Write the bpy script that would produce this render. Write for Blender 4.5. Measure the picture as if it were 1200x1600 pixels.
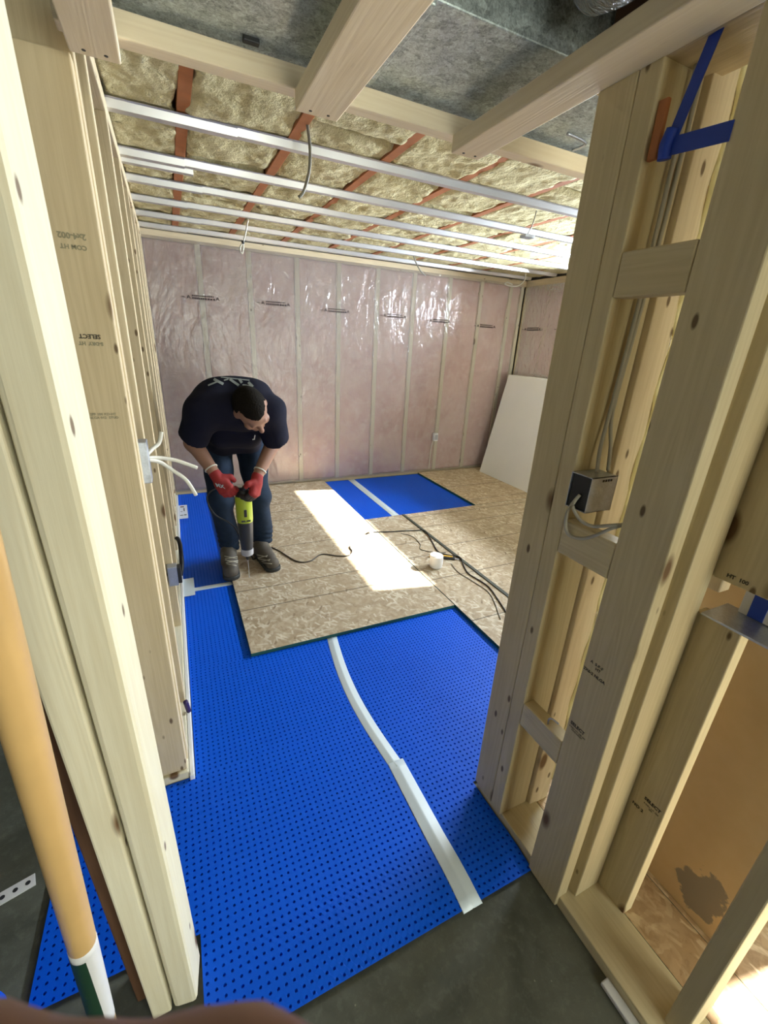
import bpy, bmesh, math, random
import numpy as np
from mathutils import Vector, Matrix, noise
random.seed(7)
S = bpy.context.scene
COL = S.collection
for o in list(bpy.data.objects): bpy.data.objects.remove(o)

# ------------------------------------------------------------------ camera
def rz(a): return Matrix.Rotation(math.radians(a), 4, 'Z')
def rx(a): return Matrix.Rotation(math.radians(a), 4, 'X')
CAM = Vector((0, 0, 1.43))
cam = bpy.data.cameras.new('camera')
cam.sensor_fit = 'VERTICAL'; cam.sensor_height = 24.0
cam.lens = 670.54/1600*24.0
cam.clip_start = 0.005
cam.dof.use_dof = True; cam.dof.focus_distance = 1.9; cam.dof.aperture_fstop = 9.0
camo = bpy.data.objects.new('camera', cam); COL.objects.link(camo)
CM = rz(-26.0468) @ rx(68.5929) @ rz(3.00565)
camo.matrix_world = Matrix.Translation(CAM) @ CM
S.camera = camo
S.view_settings.view_transform = 'Standard'; S.view_settings.look = 'None'
S.view_settings.gamma = 1.0; S.view_settings.use_curve_mapping = False
S.view_settings.exposure = 0.0

# ------------------------------------------------------------------ light
W = bpy.data.worlds.new('world'); S.world = W; W.use_nodes = True
W.node_tree.nodes['Background'].inputs[0].default_value = (0.75, 0.87, 1.0, 1)
W.node_tree.nodes['Background'].inputs[1].default_value = 1.2
def area(name, loc, size, size_y, power, color, direction, spread=math.pi):
    l = bpy.data.lights.new(name, 'AREA'); l.shape = 'RECTANGLE'; l.size = size; l.size_y = size_y
    l.energy = power; l.color = color; l.spread = spread
    o = bpy.data.objects.new(name, l); COL.objects.link(o); o.location = loc
    o.rotation_euler = Vector(direction).to_track_quat('-Z', 'Y').to_euler()
    return o
sun = bpy.data.lights.new('sun', 'SUN'); sun.energy = 75; sun.angle = 0.012; sun.color = (1, .95, .86)
suno = bpy.data.objects.new('sun', sun); COL.objects.link(suno)
TANE = 0.671
suno.rotation_euler = Vector((-1, 0.2, -TANE)).to_track_quat('-Z', 'Y').to_euler()
suno.location = (6, 2, 4)
area('window_daylight', (3.97, 2.45, 1.87), 1.95, 0.5, 520, (0.80, 0.90, 1.0), (-1, 0, -0.25))
pd_ = area('rear_fill', (1.25, -2.25, 1.05), 1.8, 1.7, 76, (0.97, 1.0, 0.84), (-0.25, 1, 0.17)); pd_.data.specular_factor = .3  # added fill light behind the camera, no patio door seen there
area('side_daylight', (3.97, -1.2, 1.87), 1.5, .5, 40, (1.0, 0.95, 0.85), (-1, 0.2, -.3))

# ------------------------------------------------------------------ node helpers
class NT:
    def __init__(s, name):
        s.m = bpy.data.materials.new(name); s.m.use_nodes = True
        s.t = s.m.node_tree; s.t.nodes.clear()
        s.out = s.t.nodes.new('ShaderNodeOutputMaterial')
    def n(s, typ, **kw):
        nd = s.t.nodes.new('ShaderNode' + typ)
        for k, v in kw.items():
            if k.startswith('i_'):
                key = k[2:]
                key = int(key) if key.isdigit() else key.replace('_', ' ')
                if isinstance(v, bpy.types.NodeSocket): s.t.links.new(v, nd.inputs[key])
                else: nd.inputs[key].default_value = v
            else: setattr(nd, k, v)
        return nd
    def link(s, a, b): s.t.links.new(a, b)
    def math(s, op, a, b=None, c=None, clamp=False):
        nd = s.t.nodes.new('ShaderNodeMath'); nd.operation = op; nd.use_clamp = clamp
        for i, v in enumerate((a, b, c)):
            if v is None: continue
            if isinstance(v, bpy.types.NodeSocket): s.t.links.new(v, nd.inputs[i])
            else: nd.inputs[i].default_value = v
        return nd.outputs[0]
    def mix(s, fac, a, b, mode='MIX'):
        nd = s.t.nodes.new('ShaderNodeMix'); nd.data_type = 'RGBA'; nd.blend_type = mode
        for i, v in ((0, fac), (6, a), (7, b)):
            if isinstance(v, bpy.types.NodeSocket): s.t.links.new(v, nd.inputs[i])
            elif i == 0: nd.inputs[0].default_value = v
            else: nd.inputs[i].default_value = (*v, 1)
        return nd.outputs[2]
    def ramp(s, fac, stops):
        nd = s.t.nodes.new('ShaderNodeValToRGB'); r = nd.color_ramp
        while len(r.elements) < len(stops): r.elements.new(0.5)
        for e, (p, c) in zip(r.elements, stops):
            e.position = p; e.color = (*c, 1) if len(c) == 3 else c
        s.link(fac, nd.inputs[0]); return nd.outputs[0]
    def mapr(s, v, a, b, c=0, d=1):
        nd = s.n('MapRange'); nd.clamp = True
        s.link(v, nd.inputs[0])
        for i, x in enumerate((a, b, c, d)): nd.inputs[i+1].default_value = x
        return nd.outputs[0]
    def vmath(s, op, a, b=None):
        nd = s.t.nodes.new('ShaderNodeVectorMath'); nd.operation = op
        for i, v in enumerate((a, b)):
            if v is None: continue
            if isinstance(v, bpy.types.NodeSocket): s.t.links.new(v, nd.inputs[i])
            else: nd.inputs[i].default_value = v
        return nd.outputs[0]
    def obj(s, scale=(1, 1, 1), rnd=True, rot=(0, 0, 0)):
        tc = s.n('TexCoord'); v = tc.outputs['Object']
        if rnd:
            oi = s.n('ObjectInfo'); k = s.math('MULTIPLY', oi.outputs['Random'], 37.0)
            cb = s.n('CombineXYZ'); [s.link(k, cb.inputs[i]) for i in range(3)]
            v = s.vmath('ADD', v, cb.outputs[0])
        mp = s.n('Mapping'); s.link(v, mp.inputs[0]); mp.inputs['Scale'].default_value = scale
        mp.inputs['Rotation'].default_value = rot
        return mp.outputs[0]
    def noise(s, v, scale=5, detail=3, rough=.5, dist=0):
        nd = s.n('TexNoise', i_Scale=scale, i_Detail=detail, i_Roughness=rough, i_Distortion=dist)
        s.link(v, nd.inputs['Vector']); return nd.outputs[0]
    def voro(s, v, scale=5, feature='F1', out='Distance', rnd=1):
        nd = s.n('TexVoronoi', feature=feature, i_Scale=scale, i_Randomness=rnd)
        s.link(v, nd.inputs['Vector']); return nd.outputs[out]
    def bump(s, h, strength=.3, dist=.01, normal=None):
        nd = s.n('Bump', i_Strength=strength, i_Distance=dist); s.link(h, nd.inputs['Height'])
        if normal: s.link(normal, nd.inputs['Normal'])
        return nd.outputs[0]
    def bsdf(s, color, rough=.6, metal=0, normal=None, spec=.5, **kw):
        b = s.n('BsdfPrincipled')
        for k, v in (('Base Color', color), ('Roughness', rough), ('Metallic', metal), ('Specular IOR Level', spec)):
            if isinstance(v, bpy.types.NodeSocket): s.link(v, b.inputs[k])
            else: b.inputs[k].default_value = (*v, 1) if k == 'Base Color' else v
        if normal: s.link(normal, b.inputs['Normal'])
        for k, v in kw.items(): b.inputs[k.replace('_', ' ')].default_value = v
        s.link(b.outputs[0], s.out.inputs[0]); return b

def plain(name, c, rough=.6, metal=0, var=.12, nscale=25, bump=.05, **kw):
    t = NT(name); v = t.obj()
    n = t.noise(v, nscale, 4)
    c1 = tuple(x*(1-var) for x in c); c2 = tuple(min(1, x*(1+var)) for x in c)
    t.bsdf(t.mix(n, c1, c2), rough, metal, t.bump(n, bump, .004), **kw)
    return t.m

def wood(name, axis, base, dark, pale, knot=(.16, .09, .04), kd=.5, rough=.62):
    """sawn softwood, grain along one local axis"""
    t = NT(name)
    long = [1.0, 1.0, 1.0]; long[axis] = .045
    v = t.obj(tuple(long))
    wob = t.noise(v, 6, 2, .5)
    rings = t.noise(v, 20, 1, .4, .6)
    r = t.math('MULTIPLY', t.math('SINE', t.math('MULTIPLY', rings, 60.0)), .5)
    r = t.math('ADD', r, .5)
    fine = t.noise(v, 160, 3, .6)
    lk = [1.0, 1.0, 1.0]; lk[axis] = .42
    kv = t.obj(tuple(lk))
    vd = t.n('TexVoronoi', i_Scale=9.0); t.link(kv, vd.inputs['Vector'])
    sel = t.math('GREATER_THAN', t.n('SeparateColor', i_0=vd.outputs['Color']).outputs[0], 1-kd)
    kn = t.math('MULTIPLY', t.mapr(vd.outputs['Distance'], .10, .17, 1, 0), sel)
    halo = t.math('MULTIPLY', t.mapr(vd.outputs['Distance'], .10, .42, 1, 0), sel)
    c = t.mix(t.mapr(wob, .35, .65), base, pale)
    c = t.mix(t.math('MULTIPLY', r, .22), c, dark)
    c = t.mix(t.math('MULTIPLY', t.mapr(fine, .45, .7), .22), c, dark)
    c = t.mix(t.math('MULTIPLY', halo, .30), c, dark)
    c = t.mix(kn, c, knot)
    v2 = t.n('TexVoronoi', i_Scale=26.0); t.link(kv, v2.inputs['Vector'])
    s2 = t.math('GREATER_THAN', t.n('SeparateColor', i_0=v2.outputs['Color']).outputs[1], .80)
    c = t.mix(t.math('MULTIPLY', t.mapr(v2.outputs['Distance'], .10, .17, .9, 0), s2), c, tuple(x*.7 for x in knot))
    h = t.math('ADD', t.math('MULTIPLY', fine, .6), t.math('MULTIPLY', r, .25))
    t.bsdf(c, rough, 0, t.bump(h, .22, .0025), spec=.3)
    return t.m

PINE = ((.60, .485, .30), (.44, .33, .18), (.68, .57, .385))
CREAM = ((.70, .645, .47), (.60, .52, .34), (.76, .715, .55))
GREY = ((.60, .50, .295), (.46, .365, .19), (.68, .585, .37))
PALE = ((.82, .70, .50), (.68, .54, .34), (.88, .77, .57))
WOOD = {}
def woodm(kind, axis):
    key = kind + '_' + 'xyz'[axis]
    if key not in WOOD:
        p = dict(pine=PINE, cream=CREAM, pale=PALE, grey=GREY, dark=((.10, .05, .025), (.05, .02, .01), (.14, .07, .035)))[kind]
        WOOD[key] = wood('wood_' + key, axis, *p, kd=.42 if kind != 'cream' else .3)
    return WOOD[key]

# OSB ---------------------------------------------------------------------
def osb_mat(name, lines, tint=(1, 1, 1)):
    t = NT(name)
    T = lambda c: tuple(x*y for x, y in zip(c, tint))
    v0 = t.obj((1, 1, 1), True)
    n0 = t.noise(v0, 7, 5, .65, .5); n1 = t.noise(v0, 45, 4, .65, 1.0)
    cur = t.mix(t.mapr(n0, .32, .68), T((.42, .325, .215)), T((.56, .46, .33)))
    cur = t.mix(t.mapr(n1, .42, .66, 0, .55), cur, T((.27, .185, .105)))
    hgt = n1
    dens = t.mapr(t.noise(v0, 6.5, 3, .6, .8), .40, .58, .15, 1)
    for i, (ang, sx_, sy_, th, ca, cb) in enumerate(((20, 11, 30, .40, (.37, .275, .17), (.50, .40, .27)), (70, 13, 40, .50, (.33, .24, .145), (.50, .405, .28)), (-35, 12, 36, .55, (.40, .30, .19), (.54, .44, .31)), (115, 12, 44, .70, (.44, .345, .23), (.64, .56, .42)), (48, 10, 44, .74, (.52, .43, .30), (.76, .70, .56)), (8, 12, 56, .80, (.56, .48, .34), (.80, .75, .62)), (62, 17, 70, .80, (.60, .53, .40), (.82, .77, .65)), (-60, 16, 60, .965, (.22, .15, .085), (.28, .19, .11)), (150, 11, 38, .72, (.46, .37, .25), (.72, .65, .51)), (92, 20, 70, .78, (.55, .47, .34), (.80, .75, .63)))):
        v = t.vmath('ADD', t.obj((1, 1, 1), True, (0, 0, math.radians(ang))), t.vmath('MULTIPLY', t.n('TexNoise', i_Scale=7.0).outputs[1], (.03, .03, 0)))
        w = t.vmath('MULTIPLY', t.vmath('ADD', v, (i*1.37, i*2.11, 0)), (sx_, sy_, 1))
        vd = t.n('TexVoronoi', i_Scale=1.0, voronoi_dimensions='2D', distance='CHEBYCHEV'); t.link(w, vd.inputs['Vector'])
        sp = t.n('SeparateColor', i_0=vd.outputs['Color'])
        gr = t.noise(t.vmath('MULTIPLY', w, (.25, 3.0, 1)), 2, 3, .6)
        c = t.mix(t.math('MULTIPLY_ADD', sp.outputs[0], .8, t.math('MULTIPLY', gr, .3)), T(ca), T(cb))
        m = t.math('MULTIPLY', t.math('GREATER_THAN', sp.outputs[2], th), t.mapr(t.math('ADD', vd.outputs['Distance'], t.math('MULTIPLY', t.noise(v, 90, 2), .16)), .36, .46, .85, 0))
        if i >= 3: m = t.math('MULTIPLY', m, dens)
        cur = t.mix(m, cur, c); hgt = t.mix(m, hgt, sp.outputs[1])
    tc = t.n('TexCoord'); sx = t.n('SeparateXYZ', i_0=tc.outputs['Object'])
    wig = t.math('MULTIPLY', t.math('SUBTRACT', t.noise(tc.outputs['Object'], 30, 2), .5), .004)
    for y in lines:
        d = t.math('ABSOLUTE', t.math('ADD', t.math('SUBTRACT', sx.outputs[1], y), wig))
        cur = t.mix(t.mapr(d, .0015, .0055, .85, 0), cur, (.06, .045, .03))
    up = t.n('SeparateXYZ', i_0=t.n('NewGeometry').outputs['Normal'])
    side = t.math('LESS_THAN', up.outputs[2], .5)
    cur = t.mix(side, cur, (.015, .10, .085))
    t.bsdf(cur, .55, 0, t.bump(hgt, .22, .0015), spec=.35)
    return t.m

def galv(name, c=(.52, .55, .55), scale=22, rough=.42, contrast=.5, metal=.85):
    t = NT(name); v = t.obj()
    v2 = t.vmath('ADD', v, t.vmath('MULTIPLY', t.n('TexNoise', i_Scale=14.0).outputs[1], (.05, .05, .05)))
    vd = t.n('TexVoronoi', i_Scale=scale); t.link(v2, vd.inputs['Vector'])
    sp = t.n('SeparateColor', i_0=vd.outputs['Color'])
    st = t.noise(t.obj((1, 1, 1)), scale*2.2, 3, .7, 1.2)
    f = t.math('ADD', t.math('MULTIPLY', sp.outputs[0], .38), t.math('MULTIPLY', t.mapr(st, .34, .66), .62))
    col = t.mix(f, tuple(x*(1-contrast) for x in c), tuple(min(1, x*(1+contrast*.9)) for x in c))
    rg = t.mapr(sp.outputs[1], 0, 1, rough-.08, rough+.12)
    nb = t.bump(sp.outputs[2], .12, .002)
    t.bsdf(col, rg, metal, nb)
    return t.m

def pink_mat():
    t = NT('pink_fibreglass'); v = t.obj()
    n1 = t.noise(v, 3.0, 5, .62, .4); n2 = t.noise(v, 13, 4, .6); n3 = t.noise(v, 60, 3, .6)
    c = t.ramp(n1, [(.3, (.60, .38, .32)), (.48, (.70, .47, .425)), (.6, (.74, .535, .475)), (.75, (.72, .55, .43))])
    c = t.mix(t.mapr(n2, .5, .72, 0, .45), c, (.82, .69, .64))
    h = t.math('ADD', t.math('MULTIPLY', n2, .7), t.math('MULTIPLY', n3, .3))
    t.bsdf(c, .9, 0, t.bump(h, .6, .015), spec=.1)
    return t.m
def wool_mat():
    t = NT('stone_wool'); v = t.obj()
    n1 = t.noise(v, 5, 5, .65, .5); n2 = t.noise(t.obj((1, 1, 2)), 55, 4, .7); n3 = t.voro(v, 12)
    c = t.ramp(n1, [(.25, (.38, .325, .175)), (.45, (.58, .525, .31)), (.62, (.68, .62, .39)), (.8, (.74, .68, .46))])
    c = t.mix(t.mapr(n2, .35, .5, .4, 0), c, (.38, .32, .17))
    big = t.noise(v, 9, 3, .6, .8)
    c = t.mix(t.mapr(big, .66, .74, 0, .8), c, (.10, .085, .045))
    t.bsdf(c, .95, 0, t.bump(t.math('ADD', n2, t.math('MULTIPLY', n1, 1.5)), .8, .012), spec=.05)
    return t.m
def poly_mat():
    t = NT('clear_poly_sheet'); v = t.obj((1, 1, .55), False)
    n1 = t.noise(v, 4, 4, .6, 1.5); n2 = t.noise(t.obj((1, 1, .3), False, (0, .5, 0)), 16, 3, .6, 1.0)
    n3 = t.noise(t.obj((1, 1, .25), False, (0, -.7, 0)), 11, 3, .6, 1.2)
    h = t.math('ADD', n1, t.math('ADD', t.math('MULTIPLY', n2, .20), t.math('MULTIPLY', n3, .28)))
    nb = t.bump(h, .65, .03)
    tr = t.n('BsdfTransparent'); tr.inputs[0].default_value = (.97, .965, .965, 1)
    df = t.n('BsdfDiffuse'); df.inputs[0].default_value = (.9, .86, .86, 1); t.link(nb, df.inputs['Normal'])
    gl = t.n('BsdfGlossy'); gl.inputs['Roughness'].default_value = .20; t.link(nb, gl.inputs['Normal'])
    lw = t.n('Fresnel', i_IOR=1.5); t.link(nb, lw.inputs['Normal'])
    m1 = t.n('MixShader'); m1.inputs[0].default_value = .17; t.link(tr.outputs[0], m1.inputs[1]); t.link(df.outputs[0], m1.inputs[2])
    m2 = t.n('MixShader'); t.link(t.math('MULTIPLY', lw.outputs[0], 1.6, clamp=True), m2.inputs[0]); t.link(m1.outputs[0], m2.inputs[1]); t.link(gl.outputs[0], m2.inputs[2])
    t.link(m2.outputs[0], t.out.inputs[0])
    return t.m
def glass_mat():
    t = NT('window_glass'); tr = t.n('BsdfTransparent'); gl = t.n('BsdfGlossy'); gl.inputs['Roughness'].default_value = .02
    m = t.n('MixShader'); t.link(t.n('Fresnel', i_IOR=1.4).outputs[0], m.inputs[0]); t.link(tr.outputs[0], m.inputs[1]); t.link(gl.outputs[0], m.inputs[2])
    t.link(m.outputs[0], t.out.inputs[0]); return t.m
def concrete_mat(name, a, b, spots=True):
    t = NT(name); v = t.obj(rnd=False)
    n1 = t.noise(v, 4, 6, .65, .6); n2 = t.noise(v, 40, 4, .7); n3 = t.voro(v, 22)
    c = t.mix(t.mapr(n1, .3, .7), a, b)
    c = t.mix(t.mapr(n2, .5, .75, 0, .35), c, tuple(x*1.6 for x in b))
    if spots: c = t.mix(t.mapr(n3, .02, .06, .6, 0), c, (.38, .36, .28))
    t.bsdf(c, t.mapr(n1, .3, .7, .45, .8), 0, t.bump(n2, .25, .003)); return t.m

M = dict(
    concrete=concrete_mat('concrete_slab', (.052, .056, .042), (.125, .13, .10)),
    foundation=concrete_mat('foundation_concrete', (.20, .19, .17), (.30, .29, .26), False),
    pink=pink_mat(), wool=wool_mat(), poly=poly_mat(), glass=glass_mat(),
    duct=galv('galvanized_duct', (.44, .50, .49), 60, .42, .60, .5),
    channel=plain('galvanized_channel', (.70, .70, .72), .32, .8, var=.05, nscale=6, bump=.01),
    steel=galv('galvanized_steel_box', (.50, .54, .62), 50, .38, .15, .9),
    orange=plain('orange_joist_paint', (.40, .145, .05), .7, var=.3, nscale=18),
    mat=plain('blue_dimpled_plastic', (.0, .088, .64), .5, var=.06, nscale=3, bump=.02, spec=.2),
    tape=plain('white_seam_tape', (.62, .70, .74), .35, var=.05, nscale=8),
    white=plain('white_plastic', (.72, .72, .72), .45, var=.04),
    cable=plain('white_cable_jacket', (.62, .60, .52), .45, var=.05),
    greycable=plain('grey_cable_jacket', (.22, .21, .17), .5, var=.1),
    beigecable=plain('beige_cable_jacket', (.40, .37, .29), .5, var=.08), cord=plain('brown_cord', (.055, .042, .032), .5, var=.2),
    black=plain('black_rubber', (.012, .012, .014), .5, var=.2),
    strip=plain('dark_green_strip', (.045, .05, .035), .6, var=.2),
    bluetape=plain('blue_strap', (.008, .045, .36), .55, var=.15),
    drywall=plain('white_board', (.80, .79, .77), .8, var=.03, nscale=5),
    boardedge=plain('board_edge', (.36, .27, .17), .8),
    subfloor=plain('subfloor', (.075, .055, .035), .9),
    kraft=None, foam=plain('yellow_spray_foam', (.95, .84, .48), .7, var=.12, nscale=40, bump=.8),
    ink=plain('stamp_ink', (.05, .042, .03), .8), paleink=plain('faded_stamp_ink', (.30, .27, .17), .8), print=plain('sheet_print', (.045, .03, .03), .6),
    navy=plain('navy_cotton', (.0065, .007, .018), .9, var=.35, nscale=9, bump=.9, spec=.2),
    denim=plain('dark_denim', (.013, .024, .045), .85, var=.35, nscale=30, bump=.3, spec=.2),
    skin=plain('skin', (.30, .16, .105), .55, var=.1, nscale=18), hair=plain('dark_hair', (.008, .006, .004), .85, var=.4, nscale=120, bump=.6, spec=.1),
    glove=plain('red_glove', (.27, .016, .014), .75, var=.15, nscale=70, bump=.3), palm=plain('black_glove_palm', (.018, .014, .014), .65),
    boot=plain('grey_leather', (.075, .062, .047), .7, var=.3, nscale=25, bump=.3), sole=plain('dark_sole', (.025, .027, .026), .7),
    lime=plain('lime_plastic', (.34, .42, .025), .4, var=.05), darkgrey=plain('dark_grey_plastic', (.022, .024, .03), .45), lightgrey=plain('light_grey_plastic', (.38, .38, .40), .45),
    yellow=plain('yellow_plastic', (.65, .40, .05), .45), label=plain('paper_label', (.66, .70, .78), .6, var=.03),
    greylogo=plain('grey_print', (.24, .27, .27), .8), tan=None, foil=None, purple=plain('violet_cap', (.03, .015, .09), .4), green=plain('green_label', (.006, .04, .018), .5))
def kraft_mat():
    t = NT('brown_panel'); v = t.obj(rnd=False)
    n = t.noise(v, 2.2, 4, .6); n2 = t.noise(v, 30, 3)
    c = t.mix(n, (.58, .39, .18), (.70, .50, .26)); c = t.mix(t.mapr(n2, .4, .7, 0, .15), c, (.76, .57, .33))
    sx = t.n('SeparateXYZ', i_0=t.n('TexCoord').outputs['Object'])
    w = t.math('MULTIPLY', t.math('SUBTRACT', t.noise(v, 14, 4, .6), .5), .16)
    dy = t.math('DIVIDE', t.math('SUBTRACT', sx.outputs[1], -.115), .055)
    dz = t.math('DIVIDE', t.math('SUBTRACT', sx.outputs[2], .10), .075)
    d = t.math('ADD', t.math('SQRT', t.math('ADD', t.math('MULTIPLY', dy, dy), t.math('MULTIPLY', dz, dz))), t.math('MULTIPLY', w, 11.0))
    c = t.mix(t.mapr(d, .92, 1.0, .85, 0), c, (.22, .19, .145))
    t.bsdf(c, .7, 0, t.bump(n2, .1, .003)); return t.m
M['kraft'] = kraft_mat()
M['tan'] = plain('varnished_handle', (.62, .40, .16), .35, var=.18, nscale=9)
def foil_mat():
    t = NT('foil_film'); v = t.obj((1, 3, 1)); n = t.noise(v, 22, 4, .6, 2)
    t.bsdf(t.mix(n, (.25, .26, .30), (.75, .77, .76)), .18, .9, t.bump(n, .9, .02)); return t.m
M['foil'] = foil_mat()

# ------------------------------------------------------------------ mesh helpers
def link(name, me, mat=None, parent=None, loc=None, smooth=False):
    o = bpy.data.objects.new(name, me); COL.objects.link(o)
    if mat is not None and not me.materials: me.materials.append(mat)
    if parent is not None:
        o.parent = parent
        if loc is None: o.matrix_parent_inverse = parent_world(parent).inverted()
    if loc is not None: o.location = loc
    if smooth:
        for p in me.polygons: p.use_smooth = True
    return o
def parent_world(p):
    m = p.matrix_basis.copy()
    if p.parent: m = parent_world(p.parent) @ p.matrix_parent_inverse @ m
    return m
def tag(o, label=None, cat=None, group=None, kind=None):
    if label: o['label'] = label
    if cat: o['category'] = cat
    if group: o['group'] = group
    if kind: o['kind'] = kind
    return o
def empty(name, loc, label, cat, group=None):
    o = bpy.data.objects.new(name, None); COL.objects.link(o); o.location = loc; o.empty_display_size = .05
    return tag(o, label, cat, group)
def pd(name, v, f):
    me = bpy.data.meshes.new(name); me.from_pydata([tuple(map(float, p)) for p in v], [], [tuple(x) for x in f]); me.update(); return me
def prism(name, quad_bottom, quad_top, bevel=.002):
    """8-corner solid from two quads, edges softened"""
    bm = bmesh.new()
    vs = [bm.verts.new(p) for p in list(quad_bottom) + list(quad_top)]
    for f in ((3, 2, 1, 0), (4, 5, 6, 7), (0, 1, 5, 4), (1, 2, 6, 5), (2, 3, 7, 6), (3, 0, 4, 7)): bm.faces.new([vs[i] for i in f])
    if bevel: bmesh.ops.bevel(bm, geom=list(bm.edges), offset=bevel, segments=2, affect='EDGES', profile=.5)
    bmesh.ops.recalc_face_normals(bm, faces=list(bm.faces))
    me = bpy.data.meshes.new(name); bm.to_mesh(me); bm.free(); return me
def boxm(name, a, b, bevel=.002):
    (x0, y0, z0), (x1, y1, z1) = a, b
    return prism(name, [(x0, y0, z0), (x1, y0, z0), (x1, y1, z0), (x0, y1, z0)], [(x0, y0, z1), (x1, y0, z1), (x1, y1, z1), (x0, y1, z1)], bevel)
def box(name, a, b, mat, parent=None, bevel=.002):
    """box in world coordinates; top-level origin at base centre"""
    if parent is None:
        c = Vector(((a[0]+b[0])/2, (a[1]+b[1])/2, a[2]))
        me = boxm(name, [a[i]-c[i] for i in range(3)], [b[i]-c[i] for i in range(3)], bevel)
        return link(name, me, mat, None, c)
    return link(name, boxm(name, a, b, bevel), mat, parent)
def board(name, a, b, kind, label, cat, group=None, bevel=.003):
    d = [b[i]-a[i] for i in range(3)]; ax = d.index(max(d))
    o = box(name, a, b, woodm(kind, ax), None, bevel)
    return tag(o, label, cat, group)
def tube_mesh(name, pts, r, seg=10, res=6, closed=False, radii=None):
    """smooth tube through points (Catmull-Rom)"""
    P = [Vector(p) for p in pts]; Q = []; RR = []
    for i in range(len(P)-1):
        p0 = P[max(i-1, 0)]; p1 = P[i]; p2 = P[i+1]; p3 = P[min(i+2, len(P)-1)]
        for k in range(res):
            t = k/res
            Q.append(.5*((2*p1)+(p2-p0)*t+(2*p0-5*p1+4*p2-p3)*t*t+(3*p1-p0-3*p2+p3)*t**3))
            RR.append((radii[i]*(1-t)+radii[i+1]*t) if radii else r)
    Q.append(P[-1]); RR.append(radii[-1] if radii else r)
    v = []; f = []; up = Vector((.31, .17, .93))
    for i, q in enumerate(Q):
        t = (Q[min(i+1, len(Q)-1)]-Q[max(i-1, 0)]).normalized()
        a = t.cross(up)
        if a.length < 1e-3: a = t.cross(Vector((1, 0, 0)))
        a.normalize(); b = t.cross(a)
        for k in range(seg):
            an = 2*math.pi*k/seg; v.append(q+RR[i]*(math.cos(an)*a+math.sin(an)*b))
    for i in range(len(Q)-1):
        for k in range(seg):
            k2 = (k+1) % seg; f.append((i*seg+k, i*seg+k2, (i+1)*seg+k2, (i+1)*seg+k))
    f.append(tuple(range(seg))[::-1]); f.append(tuple((len(Q)-1)*seg+k for k in range(seg)))
    me = pd(name, v, f)
    for p in me.polygons: p.use_smooth = True
    return me
def tube(name, pts, r, mat, parent=None, **kw):
    if parent is None:
        c = Vector(min(pts, key=lambda p: p[2]))
        me = tube_mesh(name, [Vector(p)-c for p in pts], r, **kw); return link(name, me, mat, None, c)
    return link(name, tube_mesh(name, pts, r, **kw), mat, parent)
def lathe(name, prof, mat, parent=None, loc=(0, 0, 0), seg=32):
    """profile [(r,z)...] about vertical axis at loc"""
    v = []; f = []
    for r, z in prof:
        for k in range(seg):
            a = 2*math.pi*k/seg; v.append((r*math.cos(a), r*math.sin(a), z))
    for i in range(len(prof)-1):
        for k in range(seg):
            k2 = (k+1) % seg; f.append((i*seg+k, i*seg+k2, (i+1)*seg+k2, (i+1)*seg+k))
    if prof[0][0] > 1e-6: f.append(tuple(range(seg))[::-1])
    if prof[-1][0] > 1e-6: f.append(tuple((len(prof)-1)*seg+k for k in range(seg)))
    if parent is None:
        me = pd(name, v, f); o = link(name, me, mat, None, loc)
    else:
        me = pd(name, [Vector(p)+Vector(loc) for p in v], f); o = link(name, me, mat, parent)
    ang = math.radians(35)
    for p in me.polygons: p.use_smooth = True
    me.set_sharp_from_angle(angle=ang)
    return o
def text(name, s, size, origin, xdir, ydir, mat, parent, align='CENTER', bold=0):
    cu = bpy.data.curves.new(name, 'FONT'); cu.body = s; cu.size = size; cu.align_x = align; cu.align_y = 'CENTER'; cu.offset = bold; cu.resolution_u = 2
    cu.extrude = .00012
    to = bpy.data.objects.new(name + '_tmp', cu); COL.objects.link(to)
    bpy.context.view_layer.update()
    me = bpy.data.meshes.new_from_object(to.evaluated_get(bpy.context.evaluated_depsgraph_get()))
    bpy.data.objects.remove(to); bpy.data.curves.remove(cu)
    x = Vector(xdir).normalized(); y = Vector(ydir).normalized(); z = x.cross(y)
    m = Matrix((x, y, z)).transposed().to_4x4(); m.translation = Vector(origin)
    me.transform(m); me.materials.clear(); me.name = name
    return link(name, me, mat, parent)
def nz(x, y, z, s=1.0): return noise.noise(Vector((x*s, y*s, z*s)))
def sheet_grid(name, nu, nv, fn, thick=0):
    v = []; f = []
    for j in range(nv+1):
        for i in range(nu+1): v.append(fn(i/nu, j/nv))
    for j in range(nv):
        for i in range(nu):
            a = j*(nu+1)+i; f.append((a, a+1, a+nu+2, a+nu+1))
    return pd(name, v, f)

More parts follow.
